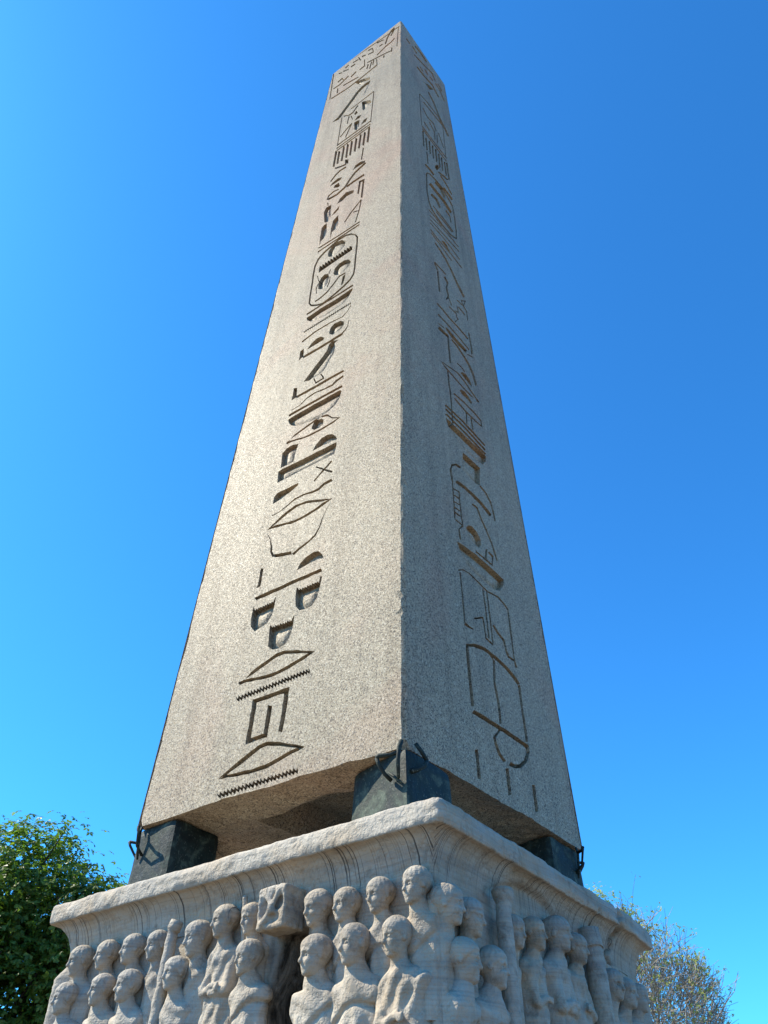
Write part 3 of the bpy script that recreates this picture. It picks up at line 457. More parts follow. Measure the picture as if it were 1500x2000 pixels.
('name_signs',[('s',[1013,14763,1435,14875,1937,14999,1985,15109,1479,14982,1053,14868]),('s',[941,14297,1136,14123,1450,14248,1537,13995,1586,14089,1497,14351,1177,14223,984,14396]),('s',[945,13519,1192,13460,1232,13553,984,13612]),('s',[1218,13993,1440,13793,1416,13372,1463,13450,1489,13885,1262,14090]),('s',[1560,13863,1527,13383,1575,13461,1609,13945]),('s',[1656,14100,1834,13609,1884,13701,1706,14196])]),
('panel_signs',[('s',[796,16668,1172,16757,1640,16996,1977,16765,2063,16948,1718,17184,1238,16938,858,16847]),('s',[684,17365,1252,17687,1757,18025,1913,17720,1984,17871,1824,18186,1304,17836,730,17510]),('s',[765,18217,1105,18350,1439,18294,1514,18486,1174,18542,826,18405]),('s',[615,17877,865,17808,914,17945,662,18015]),('s',[1901,17580,2176,17490,2366,17153,2433,17284,2241,17626,1961,17717]),('s',[2076,17829,2303,17703,2369,17842,2140,17968]),('s',[977,17038,1154,17025,1204,17155,1025,17167]),('s',[1277,17439,1454,17356,1509,17489,1330,17573]),('s',[273,17771,475,17777,520,17913,315,17907]),('s',[1555,17421,1749,17480,1803,17616,1607,17555])]),
('disc',[('p',[1253,11741,1337,12038,1455,12199,1496,12113,1365,11822]),('s',[1391,11776,1808,12038,1865,12168,1442,11900]),('s',[835,11243,1007,11302,1161,11293,1224,11430,1066,11438,889,11376]),('s',[953,12012,963,11486,1009,11564,1001,12095])]),
]

# ================================================================== obelisk
HT = 18.758
LB, NB, RB, KB = (np.array(p) for p in ((-1.3218, -1.3777, 0), (1.3169, -1.3154, 0), (1.3775, 1.2988, 0), (-1.27, 1.25, 0)))
LT, NTP, RT, KT = (np.array(p) for p in ((-0.88, -0.838, HT), (1.1963, -0.7654, HT), (1.2756, 1.047, HT), (-0.80, 0.98, HT)))
FACE_LEFT = (LB, NB, LT, NTP)
FACE_RIGHT = (NB, RB, NTP, RT)
U_M = 2.64

def bil(F, u, v):
    u = np.asarray(u)[..., None]; v = np.asarray(v)[..., None]
    return (F[0] * (1 - u) + F[1] * u) * (1 - v) + (F[2] * (1 - u) + F[3] * u) * v

def shaft_wear(p, u):
    """chipped arrises and broken lower edge; u is 0 or 1 on an arris"""
    p = p.copy()
    on_edge = (u < 1e-4) | (u > 1 - 1e-4)
    q = np.stack([np.sign(p[:, 0]) * 3, np.sign(p[:, 1]) * 3, p[:, 2]], 1)
    chip = 0.005 + 0.014 * vnoise(q, 5, 3) ** 2 + 0.005 * vnoise(q, 31, 8) + 0.055 * np.clip(vnoise(q, 2.3, 5) - 0.66, 0, 1) * 4 * vnoise(q, 16, 6) * np.exp(-p[:, 2] / 9)
    chip *= np.clip(1.15 - p[:, 2] / 30, 0.5, 1)
    d = p[:, :2] / np.linalg.norm(p[:, :2], axis=1)[:, None]
    p[on_edge, :2] -= d[on_edge] * chip[on_edge][:, None]
    low = p[:, 2] < 1e-4
    p[low, 2] = under_z(p[low, 0], p[low, 1])
    return p

def under_z(x, y):
    q = np.stack([x, y, x * 0], -1)
    r = np.maximum(np.abs(x), np.abs(y))
    corner = sstep(0.75, 1.0, np.minimum(np.abs(x), np.abs(y)))
    z = 0.004 + 0.03 * np.clip(vnoise(q, 4.2, 11) - 0.4, 0, 1) + 0.012 * vnoise(q, 16, 12) + 0.012 * vnoise(q, 34, 13)
    inner = sstep(1.28, 0.95, r)
    z = z + inner * (0.05 * vnoise(q, 2.2, 14) - 0.085)
    z = z + 0.26 * sstep(0.96, 0.90, np.abs(y) + 0.10 * vnoise(q, 3, 15) - 0.05) * sstep(0.66, 0.58, np.abs(x - 0.3) + 0.05 * vnoise(q, 4, 16))
    z = z - 0.09 * sstep(-0.85, -1.1, x) * sstep(0.85, 0.72, np.abs(y))
    return z * (1 - corner) + 0.006 * corner

def in_poly(pts, poly):
    x, y = pts[:, 0], pts[:, 1]
    w = np.zeros(len(pts), int)              # winding number: self-crossing outlines still count as inside
    n = len(poly)
    for i in range(n):
        x1, y1 = poly[i]; x2, y2 = poly[(i + 1) % n]
        c = ((y1 > y) != (y2 > y))
        if y1 != y2:
            w += (c & (x < (x2 - x1) * (y - y1) / (y2 - y1) + x1)) * (1 if y2 > y1 else -1)
    return w != 0

def seg_dist(pts, A, B):
    d = np.full(len(pts), 1e9)
    AB = B - A
    L2 = np.maximum((AB ** 2).sum(1), 1e-12)
    for k in range(0, len(pts), 400):
        P = pts[k:k + 400, None, :]
        t = np.clip(((P - A) * AB).sum(2) / L2, 0, 1)
        d[k:k + 400] = np.sqrt((((A + t[..., None] * AB) - P) ** 2).sum(2).min(1))
    return d

def carve_face(F, signs, parent, N_EDGE, seed, groove):
    """CDT of one shaft face with sunk signs; returns surface verts/tris; every sign's recess becomes a part"""
    rs = np.random.default_rng(seed)
    V, faces, sign_of = [], [], []
    nz = 235
    zs = np.linspace(0, HT, nz)
    us = np.linspace(0, U_M, N_EDGE)
    ring = [(u, 0) for u in us] + [(U_M, z) for z in zs[1:]] + [(u, HT) for u in us[::-1][1:]] + [(0, z) for z in zs[::-1][1:-1]]
    V += ring
    edges = [(i, (i + 1) % len(ring)) for i in range(len(ring))]
    outlines, kinds = [], []
    inner_pts = []
    for si, (name, polys) in enumerate(signs):
        for kind, flat in polys:
            P = np.array(flat, float).reshape(-1, 2) / 1000
            P[:, 1] = np.clip(P[:, 1], 0.03, HT - 0.03)
            P[:, 0] = np.clip(P[:, 0], 0.015, U_M - 0.015)
            area = 0.5 * np.sum(P[:, 0] * np.roll(P[:, 1], -1) - np.roll(P[:, 0], -1) * P[:, 1])
            if area < 0: P = P[::-1]
            Q = []
            for i in range(len(P)):
                a, b = P[i], P[(i + 1) % len(P)]
                L = np.linalg.norm(b - a)
                if L < 1e-5: continue
                n = max(1, int(L / 0.05)) if a[1] < 10 else 1
                for k in range(n):
                    q = a + (b - a) * k / n
                    amp = 0.0035 if a[1] < 7 else 0.002
                    Q.append(q + rs.uniform(-amp, amp, 2))
            base = len(V)
            V += [tuple(q) for q in Q]
            edges += [(base + i, base + (i + 1) % len(Q)) for i in range(len(Q))]
            outlines.append(np.array(Q)); kinds.append(kind)
            sign_of.append(si)
            if kind == 'p':
                Q = np.array(Q)
                sp = 0.03 if Q[:, 1].mean() < 9 else 0.05
                gx, gy = np.meshgrid(np.arange(Q[:, 0].min(), Q[:, 0].max(), sp), np.arange(Q[:, 1].min(), Q[:, 1].max(), sp))
                G = np.stack([gx.ravel(), gy.ravel()], 1) + rs.uniform(-sp * 0.2, sp * 0.2, (gx.size, 2))
                G = G[in_poly(G, Q)]
                if len(G):
                    dd = seg_dist(G, Q, np.roll(Q, -1, 0))
                    inner_pts.append(G[dd > sp * 0.4])
    # loose points keep the triangles of the flat field compact
    gx, gy = np.meshgrid(np.arange(0.12, U_M - 0.05, 0.24), np.arange(0.15, HT - 0.1, 0.24))
    inner_pts.append(np.stack([gx.ravel(), gy.ravel()], 1) + rs.uniform(-0.05, 0.05, (gx.size, 2)))
    ez = np.arange(0.06, HT - 0.05, 0.085)
    for uu_ in (0.028, U_M - 0.028): inner_pts.append(np.stack([ez * 0 + uu_ + rs.uniform(-0.006, 0.006, len(ez)), ez], 1))
    for G in inner_pts: V += [tuple(g) for g in G]
    r = delaunay_2d_cdt([Vector(v) for v in V], edges, [], 0, 1e-5, False)
    v2 = np.array([(v.x, v.y) for v in r[0]])
    T = np.array([tuple(t) for t in r[2]])
    e1, e2 = v2[T[:, 1]] - v2[T[:, 0]], v2[T[:, 2]] - v2[T[:, 0]]
    T = T[np.abs(e1[:, 0] * e2[:, 1] - e1[:, 1] * e2[:, 0]) > 1e-9]
    tris = [tuple(t) for t in T.tolist()]
    cen = v2[T].mean(1)
    signid = np.full(len(tris), -1)
    for Q, si in zip(outlines[::-1], sign_of[::-1]):
        lo, hi = Q.min(0), Q.max(0)
        k = np.where((cen >= lo).all(1) & (cen <= hi).all(1))[0]
        if len(k): signid[k[in_poly(cen[k], Q)]] = si
    u = v2[:, 0] / U_M
    v = v2[:, 1] / HT
    P3 = shaft_wear(bil(F, u, v), u)
    nrm = np.cross(F[1] - F[0], F[2] - F[0]); nrm /= np.linalg.norm(nrm)
    if nrm @ (F[0] + F[1]) < 0: nrm = -nrm
    # gentle unevenness of the dressed face
    hole_vert = np.zeros(len(v2), bool)
    edge_tri = {}
    for k, t in enumerate(tris):
        for a, b in ((t[0], t[1]), (t[1], t[2]), (t[2], t[0])):
            edge_tri.setdefault((min(a, b), max(a, b)), []).append((k, a, b))
    bound = []
    for e, lst in edge_tri.items():
        s = [signid[k] >= 0 for k, _, _ in lst]
        if any(s) and not all(s):
            for k, a, b in lst:
                if signid[k] >= 0: bound.append((k, a, b))
    bset = set()
    for k, a, b in bound: bset.add(a); bset.add(b)
    A = np.array([v2[a] for _, a, b in bound]); B = np.array([v2[b] for _, a, b in bound])
    hv = sorted({i for k, t in enumerate(tris) if signid[k] >= 0 for i in t})
    hv_arr = np.array(hv)
    dist_area = np.zeros(len(v2))           # 1 on sunk shapes, 0 on cut lines
    for Q, kd in zip(outlines, kinds):
        if kd == 'p':
            lo, hi = Q.min(0) - 1e-3, Q.max(0) + 1e-3
            k = hv_arr[((v2[hv_arr] >= lo) & (v2[hv_arr] <= hi)).all(1)]
            if len(k):
                near = seg_dist(v2[k], Q, np.roll(Q, -1, 0)) < 1e-3
                dist_area[k[near | in_poly(v2[k], Q)]] = 1
    dist = np.zeros(len(v2))
    dist[hv_arr] = seg_dist(v2[hv_arr], A, B)
    depth = np.zeros(len(v2))
    lowd = np.where(dist_area > 0.5, 0.060, groove)
    depth[hv_arr] = (lowd * (1 - 0.62 * sstep(0.0, 0.10, dist)))[hv_arr] + 0.004 * (vnoise(np.c_[v2[hv_arr], v2[hv_arr, 0] * 0], 14, 2) - 0.5)
    PF = P3 - nrm * depth[:, None]
    by = {}
    for k, s in enumerate(signid):
        if s >= 0: by.setdefault(s, ([], []))[0].append(tris[k])
    for k, a, b in bound:
        by[signid[k]][1].append((a, b))
    for s, (ft, be) in by.items():
        vs, fs, mf, ms = [], [], {}, {}
        def fl(i):
            if i not in mf: mf[i] = len(vs); vs.append(PF[i])
            return mf[i]
        def su(i):
            if i not in ms: ms[i] = len(vs); vs.append(P3[i])
            return ms[i]
        for t in ft: fs.append(tuple(fl(i) for i in t))
        for a, b in be: fs.append((su(b), su(a), fl(a), fl(b)))
        nm = signs[s][0]
        if not nm.endswith('s'):
            mesh_obj('carved_' + nm + '_sign', vs, fs, GRANITE, parent)
            continue
        # a row of separate small signs: each its own part
        par = list(range(len(vs)))
        def find(i):
            while par[i] != i: par[i] = par[par[i]]; i = par[i]
            return i
        for f in fs:
            for i in f[1:]: par[find(i)] = find(f[0])
        comps = {}
        for f in fs: comps.setdefault(find(f[0]), []).append(f)
        for cf in comps.values():
            ids = sorted({i for f in cf for i in f}); mp = {i: k for k, i in enumerate(ids)}
            mesh_obj('carved_' + {'plural_strokes': 'stroke', 'baskets': 'basket'}.get(nm, 'small') + '_sign', [vs[i] for i in ids], [tuple(mp[i] for i in f) for f in cf], GRANITE, parent)
    surf = [t for k, t in enumerate(tris) if signid[k] < 0]
    return P3, surf

obelisk = thing('obelisk', 'tall tapering grey-beige granite obelisk carved with columns of hieroglyphs', 'obelisk')
NE = 45
vsL, fsL = carve_face(FACE_LEFT, SIGNS_LEFT, obelisk, NE, 1, 0.072)
vsR, fsR = carve_face(FACE_RIGHT, SIGNS_RIGHT, obelisk, NE, 2, 0.095)
sv = list(vsL); sf = list(fsL)
o = len(sv); sv += list(vsR); sf += [tuple(i + o for i in t) for t in fsR]
# plain far faces
for F in ((RB, KB, RT, KT), (KB, LB, KT, LT)):
    uu, vv = np.meshgrid(np.linspace(0, 1, NE), np.linspace(0, 1, 60))
    p = shaft_wear(bil(F, uu.ravel(), vv.ravel()), uu.ravel() * 0 + 0.5)
    o = len(sv); sv += list(p)
    for j in range(59):
        for i in range(NE - 1):
            a = o + j * NE + i
            sf.append((a, a + 1, a + 1 + NE, a + NE))
# underside
uu, vv = np.meshgrid(np.linspace(0, 1, NE), np.linspace(0, 1, NE))
p = bil((LB, NB, KB, RB), uu.ravel(), vv.ravel())
p = shaft_wear(p, np.where(((uu < 1e-6) | (uu > 1 - 1e-6)) & ((vv < 1e-6) | (vv > 1 - 1e-6)), 0, 0.5).ravel())
o = len(sv); sv += list(p)
for j in range(NE - 1):
    for i in range(NE - 1):
        a = o + j * NE + i
        sf.append((a, a + NE, a + NE + 1, a + 1))
mesh_obj('shaft', sv, sf, GRANITE, obelisk)
apex = np.array([0.2, 0.1, HT + 1.55])
pyr = [LT, NTP, RT, KT]
pyr = [np.array([q[0] * 0.995, q[1] * 0.995, q[2] - 0.004]) for q in pyr]
mesh_obj('pyramidion', pyr + [apex], [(0, 1, 4), (1, 2, 4), (2, 3, 4), (3, 0, 4)], GRANITE, obelisk)

# ================================================================== tubes
def tube(points, radii, seg=8, closed_ends=True):
    P = [np.array(p, float) for p in points]
    vs, fs = [], []
    n = len(P)
    prev = None
    for i in range(n):
        d = P[min(i + 1, n - 1)] - P[max(i - 1, 0)]
        d /= np.linalg.norm(d) + 1e-12
        if prev is None:
            a = np.array([0, 0, 1.0]) if abs(d[2]) < 0.9 else np.array([1.0, 0, 0])
        else:
            a = prev
        x = a - d * (a @ d); x /= np.linalg.norm(x) + 1e-12
        prev = x
        y = np.cross(d, x)
        r = radii[i] if hasattr(radii, '__len__') else radii
        for k in range(seg):
            t = 2 * math.pi * k / seg
            vs.append(P[i] + r * (math.cos(t) * x + math.sin(t) * y))
    for i in range(n - 1):
        for k in range(seg):
            a, b = i * seg + k, i * seg + (k + 1) % seg
            fs.append((a, b, b + seg, a + seg))
    if closed_ends:
        fs.append(tuple(range(seg))[::-1]); fs.append(tuple((n - 1) * seg + k for k in range(seg)))
    return vs, fs

def join(parts):
    vs, fs = [], []
    for v, f in parts:
        o = len(vs); vs += list(v); fs += [tuple(i + o for i in t) for t in f]
    return vs, fs

# ================================================================== bronze blocks
PED_Z = -0.544
def bronze_block(x0, x1, y0, y1, label, handles, skew=(0, 0)):
    root = thing('bronze_block', label, 'bronze block', 'bronze blocks carrying the obelisk')
    n = 9
    vs, fs = [], []
    idx = {}
    top, bot = 0.004, PED_Z + 0.004
    cx, cy = (x0 + x1) / 2, (y0 + y1) / 2
    def vert(i, j, k):
        key = (i, j, k)
        if key not in idx:
            e = 0.016
            def co(i_, a, b):
                t = i_ / n
                return a + (b - a) * t
            p = np.array([co(i, x0, x1), co(j, y0, y1), co(k, bot, top)])
            # eased edges
            nn = sum(q in (0, n) for q in (i, j, k))
            c = np.array([cx, cy, (top + bot) / 2])
            if nn >= 2: p = p - np.sign(p - c) * e * np.array([i in (0, n), j in (0, n), k in (0, n)]) * (0.6 if nn == 2 else 0.9)
            # a little wider at the foot
            s = 1 + 0.045 * (1 - k / n)
            p[0] = cx + (p[0] - cx) * s; p[1] = cy + (p[1] - cy) * s
            w = fbm(p[None], 5, 3, 4)[0]
            if nn: p = p + (p - c) / np.linalg.norm(p - c) * 0.010 * w * (k not in (0,))
            p[1] += skew[0] * (1 - i / n) * (1 - j / n) + skew[1] * (i / n) * (1 - j / n)
            idx[key] = len(vs); vs.append(p)
        return idx[key]
    for a in range(n):
        for b in range(n):
            fs.append((vert(a, b, 0), vert(a, b + 1, 0), vert(a + 1, b + 1, 0), vert(a + 1, b, 0)))
            fs.append((vert(a, b, n), vert(a + 1, b, n), vert(a + 1, b + 1, n), vert(a, b + 1, n)))
            fs.append((vert(a, 0, b), vert(a + 1, 0, b), vert(a + 1, 0, b + 1), vert(a, 0, b + 1)))
            fs.append((vert(a, n, b), vert(a, n, b + 1), vert(a + 1, n, b + 1), vert(a + 1, n, b)))
            fs.append((vert(0, a, b), vert(0, a, b + 1), vert(0, a + 1, b + 1), vert(0, a + 1, b)))
            fs.append((vert(n, a, b), vert(n, a + 1, b), vert(n, a + 1, b + 1), vert(n, a, b + 1)))
    mesh_obj('body', vs, fs, BRONZE, root)
    for h in handles:
        parts = []
        for pts, rad in h: parts.append(tube(pts, [q * 0.82 for q in rad], 8))
        v, f = join(parts)
        mesh_obj('handle', v, f, BRONZE, root, True)
    return root

def bracket(base, out, along, r=0.0125):
    """cast lug: a clamp standing on the face, an arm leaving it and a strut coming back"""
    b, o, a = np.array(base, float), np.array(out, float), np.array(along, float)
    up = np.array([0, 0, 1.0])
    clamp = ([b + up * 0.045 + o * 0.02, b + o * 0.03 + up * 0.0, b + o * 0.02 - up * 0.10, b + o * 0.0 - up * 0.20], [r * 1.0, r * 1.25, r * 1.1, r * 0.8])
    arm = ([b + o * 0.03 + up * 0.0, b + o * 0.09 + a * 0.05 - up * 0.005, b + o * 0.125 + a * 0.10 - up * 0.0], [r * 1.3, r * 1.1, r * 1.25])
    strut = ([b + o * 0.125 + a * 0.10 - up * 0.0, b + o * 0.115 + a * 0.095 - up * 0.03, b + o * 0.07 + a * 0.05 - up * 0.12, b + o * -0.01 + a * 0.03 - up * 0.17], [r * 1.2, r, r * 0.95, r * 1.2])
    return [clamp, arm, strut]

near_left = [([(1.318, -1.352, 0.035), (1.312, -1.372, -0.02), (1.305, -1.375, -0.10), (1.290, -1.350, -0.215)], [0.019, 0.020, 0.017, 0.013]),
             ([(1.310, -1.365, -0.045), (1.25, -1.395, -0.062), (1.185, -1.425, -0.062), (1.165, -1.425, -0.072)], [0.020, 0.016, 0.020, 0.017]),
             ([(1.167, -1.424, -0.072), (1.175, -1.41, -0.115), (1.195, -1.375, -0.17), (1.21, -1.32, -0.20)], [0.018, 0.017, 0.016, 0.018]),
             ([(1.20, -1.335, -0.15), (1.25, -1.345, -0.19), (1.31, -1.345, -0.245)], [0.012, 0.012, 0.010])]
near_right = [([(1.352, -1.235, 0.05), (1.375, -1.20, 0.0), (1.395, -1.165, -0.06)], [0.017, 0.018, 0.017]),
              ([(1.395, -1.165, -0.06), (1.39, -1.19, -0.10), (1.365, -1.245, -0.14), (1.335, -1.27, -0.155)], [0.018, 0.02, 0.022, 0.02])]
bronze_block(0.765, 1.335, -1.325, -0.77, 'green bronze block with clamp lugs under the nearest corner of the obelisk', [near_left, near_right], (0.15, 0.0))
bronze_block(-1.36, -0.885, -1.345, -0.86, 'dark bronze block under the left corner of the obelisk, beside the leafy tree',
             [bracket((-1.27, -1.35, -0.045), (0, -1, 0), (1, 0, 0)), bracket((-1.37, -1.20, -0.05), (-1, 0, 0), (0, -1, 0))], (0.02, 0.0))
bronze_block(0.86, 1.345, 0.74, 1.275, 'dark bronze block under the right corner of the obelisk, against the blue sky',
             [bracket((1.35, 1.17, -0.04), (1, 0, 0), (0, -1, 0)), bracket((1.22, 1.28, -0.05), (0, 1, 0), (1, 0, 0))])

# ================================================================== pedestal
# outer (fascia) line seen from above, near corner first, going left round and back along the right side
P_NEAR, P_LEFT, P_FAR, P_RIGHT = np.array([1.822, -1.708]), np.array([-1.835, -1.642]), np.array([-1.80, 1.80]), np.array([1.625, 1.86])
PATH = [P_RIGHT, np.array([1.705, 1.25]), np.array([1.735, 0.75]), np.array([1.752, 0.2]), np.array([1.79, -0.8]), P_NEAR, P_LEFT, P_FAR]
CORNER = [True, False, False, False, False, True, True, True]

def stations():
    """points along the outline with an inward direction (mitred at corners), side id and distance to the next corner"""
    n = len(PATH)
    seg_n = []
    for i in range(n):
        a, b = PATH[i], PATH[(i + 1) % n]
        d = (b - a) / np.linalg.norm(b - a)
        seg_n.append(np.array([d[1], -d[0]]))
    cen = np.array([0.0, 0.0])
    for i in range(n):
        if seg_n[i] @ (cen - PATH[i]) < 0: seg_n[i] = -seg_n[i]
    def vin(i):
        m = seg_n[i - 1] + seg_n[i]
        return m / (m @ seg_n[i])
    out = []
    for i in range(n):
        a, b = PATH[i], PATH[(i + 1) % n]
        L = np.linalg.norm(b - a)
        fine = i in (0, 1, 2, 3, 4, 5)
        k = max(2, int(L / (0.014 if fine else 0.12)))
        va, vb = vin(i), vin((i + 1) % n)
        for j in range(k):
            t = j / k
            p = a + (b - a) * t
            # the mitre only acts next to the corner
            wa, wb = max(0, 1 - t * L / 0.5) if CORNER[i] else 1 - t, max(0, 1 - (1 - t) * L / 0.5) if CORNER[(i + 1) % n] else t
            d = seg_n[i] + (va - seg_n[i]) * wa + (vb - seg_n[i]) * wb
            ca = t * L if CORNER[i] else 9
            cb = (1 - t) * L if CORNER[(i + 1) % n] else 9
            out.append((p, d, i, min(ca, cb)))
    return out

ST = stations()
SP = np.array([s[0] for s in ST]); SD = np.array([s[1] for s in ST]); SI = np.array([s[2] for s in ST]); SC = np.array([s[3] for s in ST])
RIGHT_SIDE = SI <= 4
LEFT_SIDE = SI == 5

def sweep(name, prof, parent, mat, extra=None, cap_top=False, rough=1.0):
    ns, npf = len(SP), len(prof)
    s = np.array([p[0] for p in prof])[None, :].repeat(ns, 0)
    z = np.array([p[1] for p in prof])[None, :].repeat(ns, 0)
    if extra is not None:
        s, z = extra(s, z)
    P = np.zeros((ns, npf, 3))
    P[..., :2] = SP[:, None, :] + SD[:, None, :] * s[..., None]
    P[..., 2] = z
    vs = P.reshape(-1, 3)
    fs = []
    for i in range(ns):
        a0, b0 = i * npf, ((i + 1) % ns) * npf
        for j in range(npf - 1):
            fs.append((a0 + j, a0 + j + 1, b0 + j + 1, b0 + j))
    if cap_top:
        fs.append(tuple(i * npf for i in range(ns)))
    return vs, fs

pedestal = thing('pedestal', 'carved weathered marble pedestal with rows of relief figures under a heavy cornice', 'pedestal')

def rough_at(s, z, amp, freq, seed, octv=3):
    P = np.zeros(s.shape + (3,))
    P[..., :2] = SP[:, None, :] + SD[:, None, :] * s[..., None]
    P[..., 2] = z
    return fbm(P, freq, octv, seed) * amp

CRACK_Y = 0.98
def cornice_extra(s, z):
    y = SP[:, 1][:, None]
    right = RIGHT_SIDE[:, None]
    s = s.copy(); z = z.copy()
    outer = s < 0.18
    s = s + outer * (rough_at(s, z, 0.009, 7, 31) + rough_at(s, z, 0.006, 22, 32) + rough_at(s, z, 0.004, 48, 37, 2) * LEFT_SIDE[:, None])
    # worn top arris and lower lip
    arr = np.exp(-((z + 0.556) / 0.022) ** 2) + 0.8 * np.exp(-((z + 0.684) / 0.016) ** 2)
    P = np.zeros(s.shape + (3,)); P[..., :2] = SP[:, None, :]; P[..., 2] = 0
    s = s + outer * arr * (0.0 + 0.045 * np.clip(vnoise(P, 4.5, 33) - 0.5, 0, 1) + 0.006 * vnoise(P, 25, 34))
    z = z - outer * (z > -0.6) * (0.008 * vnoise(P, 5, 35) + 0.004 * vnoise(P, 19, 36))
    # rounded corners
    s = s + outer * 0.014 * np.exp(-(SC[:, None] / 0.03) ** 2)
    # broken joint on the right side
    jag = 0.030 * np.sin(z * 23) + 0.02 * np.sin(z * 61 + 1)
    gap = np.exp(-((y - CRACK_Y - jag) / 0.04) ** 4) * right
    s = s + outer * gap * (0.12 + 0.05 * np.sin(z * 40))
    z = z - (z > -0.58) * gap * 0.03
    crack = np.exp(-((y - 0.52 - 0.25 * (z + 0.8) - 0.02 * np.sin(z * 30)) / 0.010) ** 2) * right * (z < -0.66)
    s = s + outer * crack * 0.03
    # the arched recess of the imperial box bites into the cove on the right side
    arch = right * sstep(-0.96, -0.93, y) * sstep(0.25, 0.16, y)
    top = -0.735 - 0.16 * np.abs((y + 0.42) / 0.6) ** 2.4
    inside = arch * sstep(0.012, -0.012, z - top)
    s = np.where(s < 0.16, s + inside * np.clip(0.152 - s, 0, 1), s)
    return s, z

prof = [(0.55, PED_Z), (0.20, PED_Z), (0.10, PED_Z), (0.05, PED_Z), (0.018, PED_Z - 0.003), (0.005, PED_Z - 0.010), (0.0, PED_Z - 0.022)]
prof += [(0.0, PED_Z - 0.022 - 0.116 * k / 9) for k in range(1, 10)]
prof += [(0.003, -0.687), (0.010, -0.691)]
prof += [(0.012 + 0.143 * math.sin(t), -0.69 - 0.245 * (1 - math.cos(t))) for t in np.linspace(0.06, math.pi / 2, 26)]
vs, fs = sweep('cornice', prof, pedestal, MARBLE, cornice_extra, cap_top=True)
mesh_obj('cornice', vs, fs, MARBLE, pedestal, True)

SLOT = (0.47, 0.745)      # x range of the drain slot on the left side
def body_extra(s, z):
    x = SP[:, 0][:, None]; y = SP[:, 1][:, None]
    s = s + rough_at(s, z, 0.012, 4, 41) + rough_at(s, z, 0.005, 14, 42)
    s = s + rough_at(s * 0, z * 7, 0.003, 6, 43)
    # plain strips by the corners stand a little forward
    s = s - 0.05 * sstep(0.16, 0.06, SC[:, None]) * sstep(-0.95, -1.05, z)
    s = s + 0.012 * np.exp(-(SC[:, None] / 0.03) ** 2)
    left = LEFT_SIDE[:, None]
    xl = SLOT[0] + 0.11 * sstep(-1.55, -1.05, z) ** 1.5
    slot = sstep(xl - 0.05, xl + 0.13, x) * sstep(SLOT[1] + 0.012, SLOT[1] - 0.005, x) * sstep(-1.03, -1.06, z) * left
    s = s + 0.34 * slot
    return s, z

bprof = [(0.157, -0.935 - 0.9 * k / 64) for k in range(65)] + [(0.157, -2.2), (0.10, -2.6), (0.0, -2.75), (-0.12, -2.8), (-0.12, -4.6), (-0.30, -4.65), (-0.30, PZ - 0.05)]
vs, fs = sweep('body', bprof, pedestal, MARBLE, body_extra)
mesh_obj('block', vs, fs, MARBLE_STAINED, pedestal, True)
# ------------------------------------------------------------------ signed distance figures
def ell(p, c, r):
    q = p - np.array(c); r = np.array(r)
    k0 = np.sqrt(((q / r) ** 2).sum(-1)); k1 = np.sqrt(((q / r ** 2) ** 2).sum(-1)) + 1e-9
    return k0 * (k0 - 1) / k1
def cap(p, a, b, ra, rb=None):
    rb = ra if rb is None else rb
    a = np.array(a, float); b = np.array(b, float)
    ba = b - a
    t = np.clip(((p - a) @ ba) / (ba @ ba), 0, 1)
    return np.sqrt((((p - a) - t[..., None] * ba) ** 2).sum(-1)) - (ra + (rb - ra) * t)
def smin(a, b, k):
    h = np.clip(0.5 + 0.5 * (b - a) / k, 0, 1)
    return b * (1 - h) + a * h - k * h * (1 - h)
def smax(a, b, k): return -smin(-a, -b, k)

def surface_nets(F, org, h):
    S = F < 0
    nx, ny, nz = F.shape
    cells = np.zeros((nx - 1, ny - 1, nz - 1), np.int8)
    for dx in (0, 1):
        for dy in (0, 1):
            for dz in (0, 1):
                cells += S[dx:nx - 1 + dx, dy:ny - 1 + dy, dz:nz - 1 + dz]
    act = (cells > 0) & (cells < 8)
    ci = np.argwhere(act)
    vid = np.full(act.shape, -1, np.int64); vid[act] = np.arange(len(ci))
    acc = np.zeros((len(ci), 3)); cnt = np.zeros(len(ci))
    cs = [(0, 0, 0), (1, 0, 0), (0, 1, 0), (1, 1, 0), (0, 0, 1), (1, 0, 1), (0, 1, 1), (1, 1, 1)]
    for a in range(8):
        for b in range(a + 1, 8):
            A, B = np.array(cs[a]), np.array(cs[b])
            if np.abs(A - B).sum() != 1: continue
            fa = F[tuple((ci + A).T)]; fb = F[tuple((ci + B).T)]
            m = (fa < 0) != (fb < 0)
            t = np.where(m, fa / np.where(m, fa - fb, 1), 0)
            acc += np.where(m[:, None], A + t[:, None] * (B - A), 0); cnt += m
    V = (ci + acc / cnt[:, None]) * h + np.array(org)
    faces = []
    for ax in range(3):
        o1, o2 = [k for k in range(3) if k != ax]
        s0 = [slice(None)] * 3; s1 = [slice(None)] * 3
        s0[ax] = slice(0, -1); s1[ax] = slice(1, None)
        d = S[tuple(s0)] != S[tuple(s1)]
        e = np.argwhere(d)
        ok = (e[:, o1] > 0) & (e[:, o2] > 0) & (e[:, o1] < F.shape[o1] - 1) & (e[:, o2] < F.shape[o2] - 1)
        e = e[ok]
        st = S[tuple(e.T)]
        def cell(d1, d2):
            q = e.copy(); q[:, o1] += d1; q[:, o2] += d2
            return vid[tuple(q.T)]
        q = np.stack([cell(-1, -1), cell(0, -1), cell(0, 0), cell(-1, 0)], 1)
        flip = st if ax != 1 else ~st
        q = np.where(flip[:, None], q, q[:, ::-1])
        faces.append(q)
    return V, np.concatenate(faces)

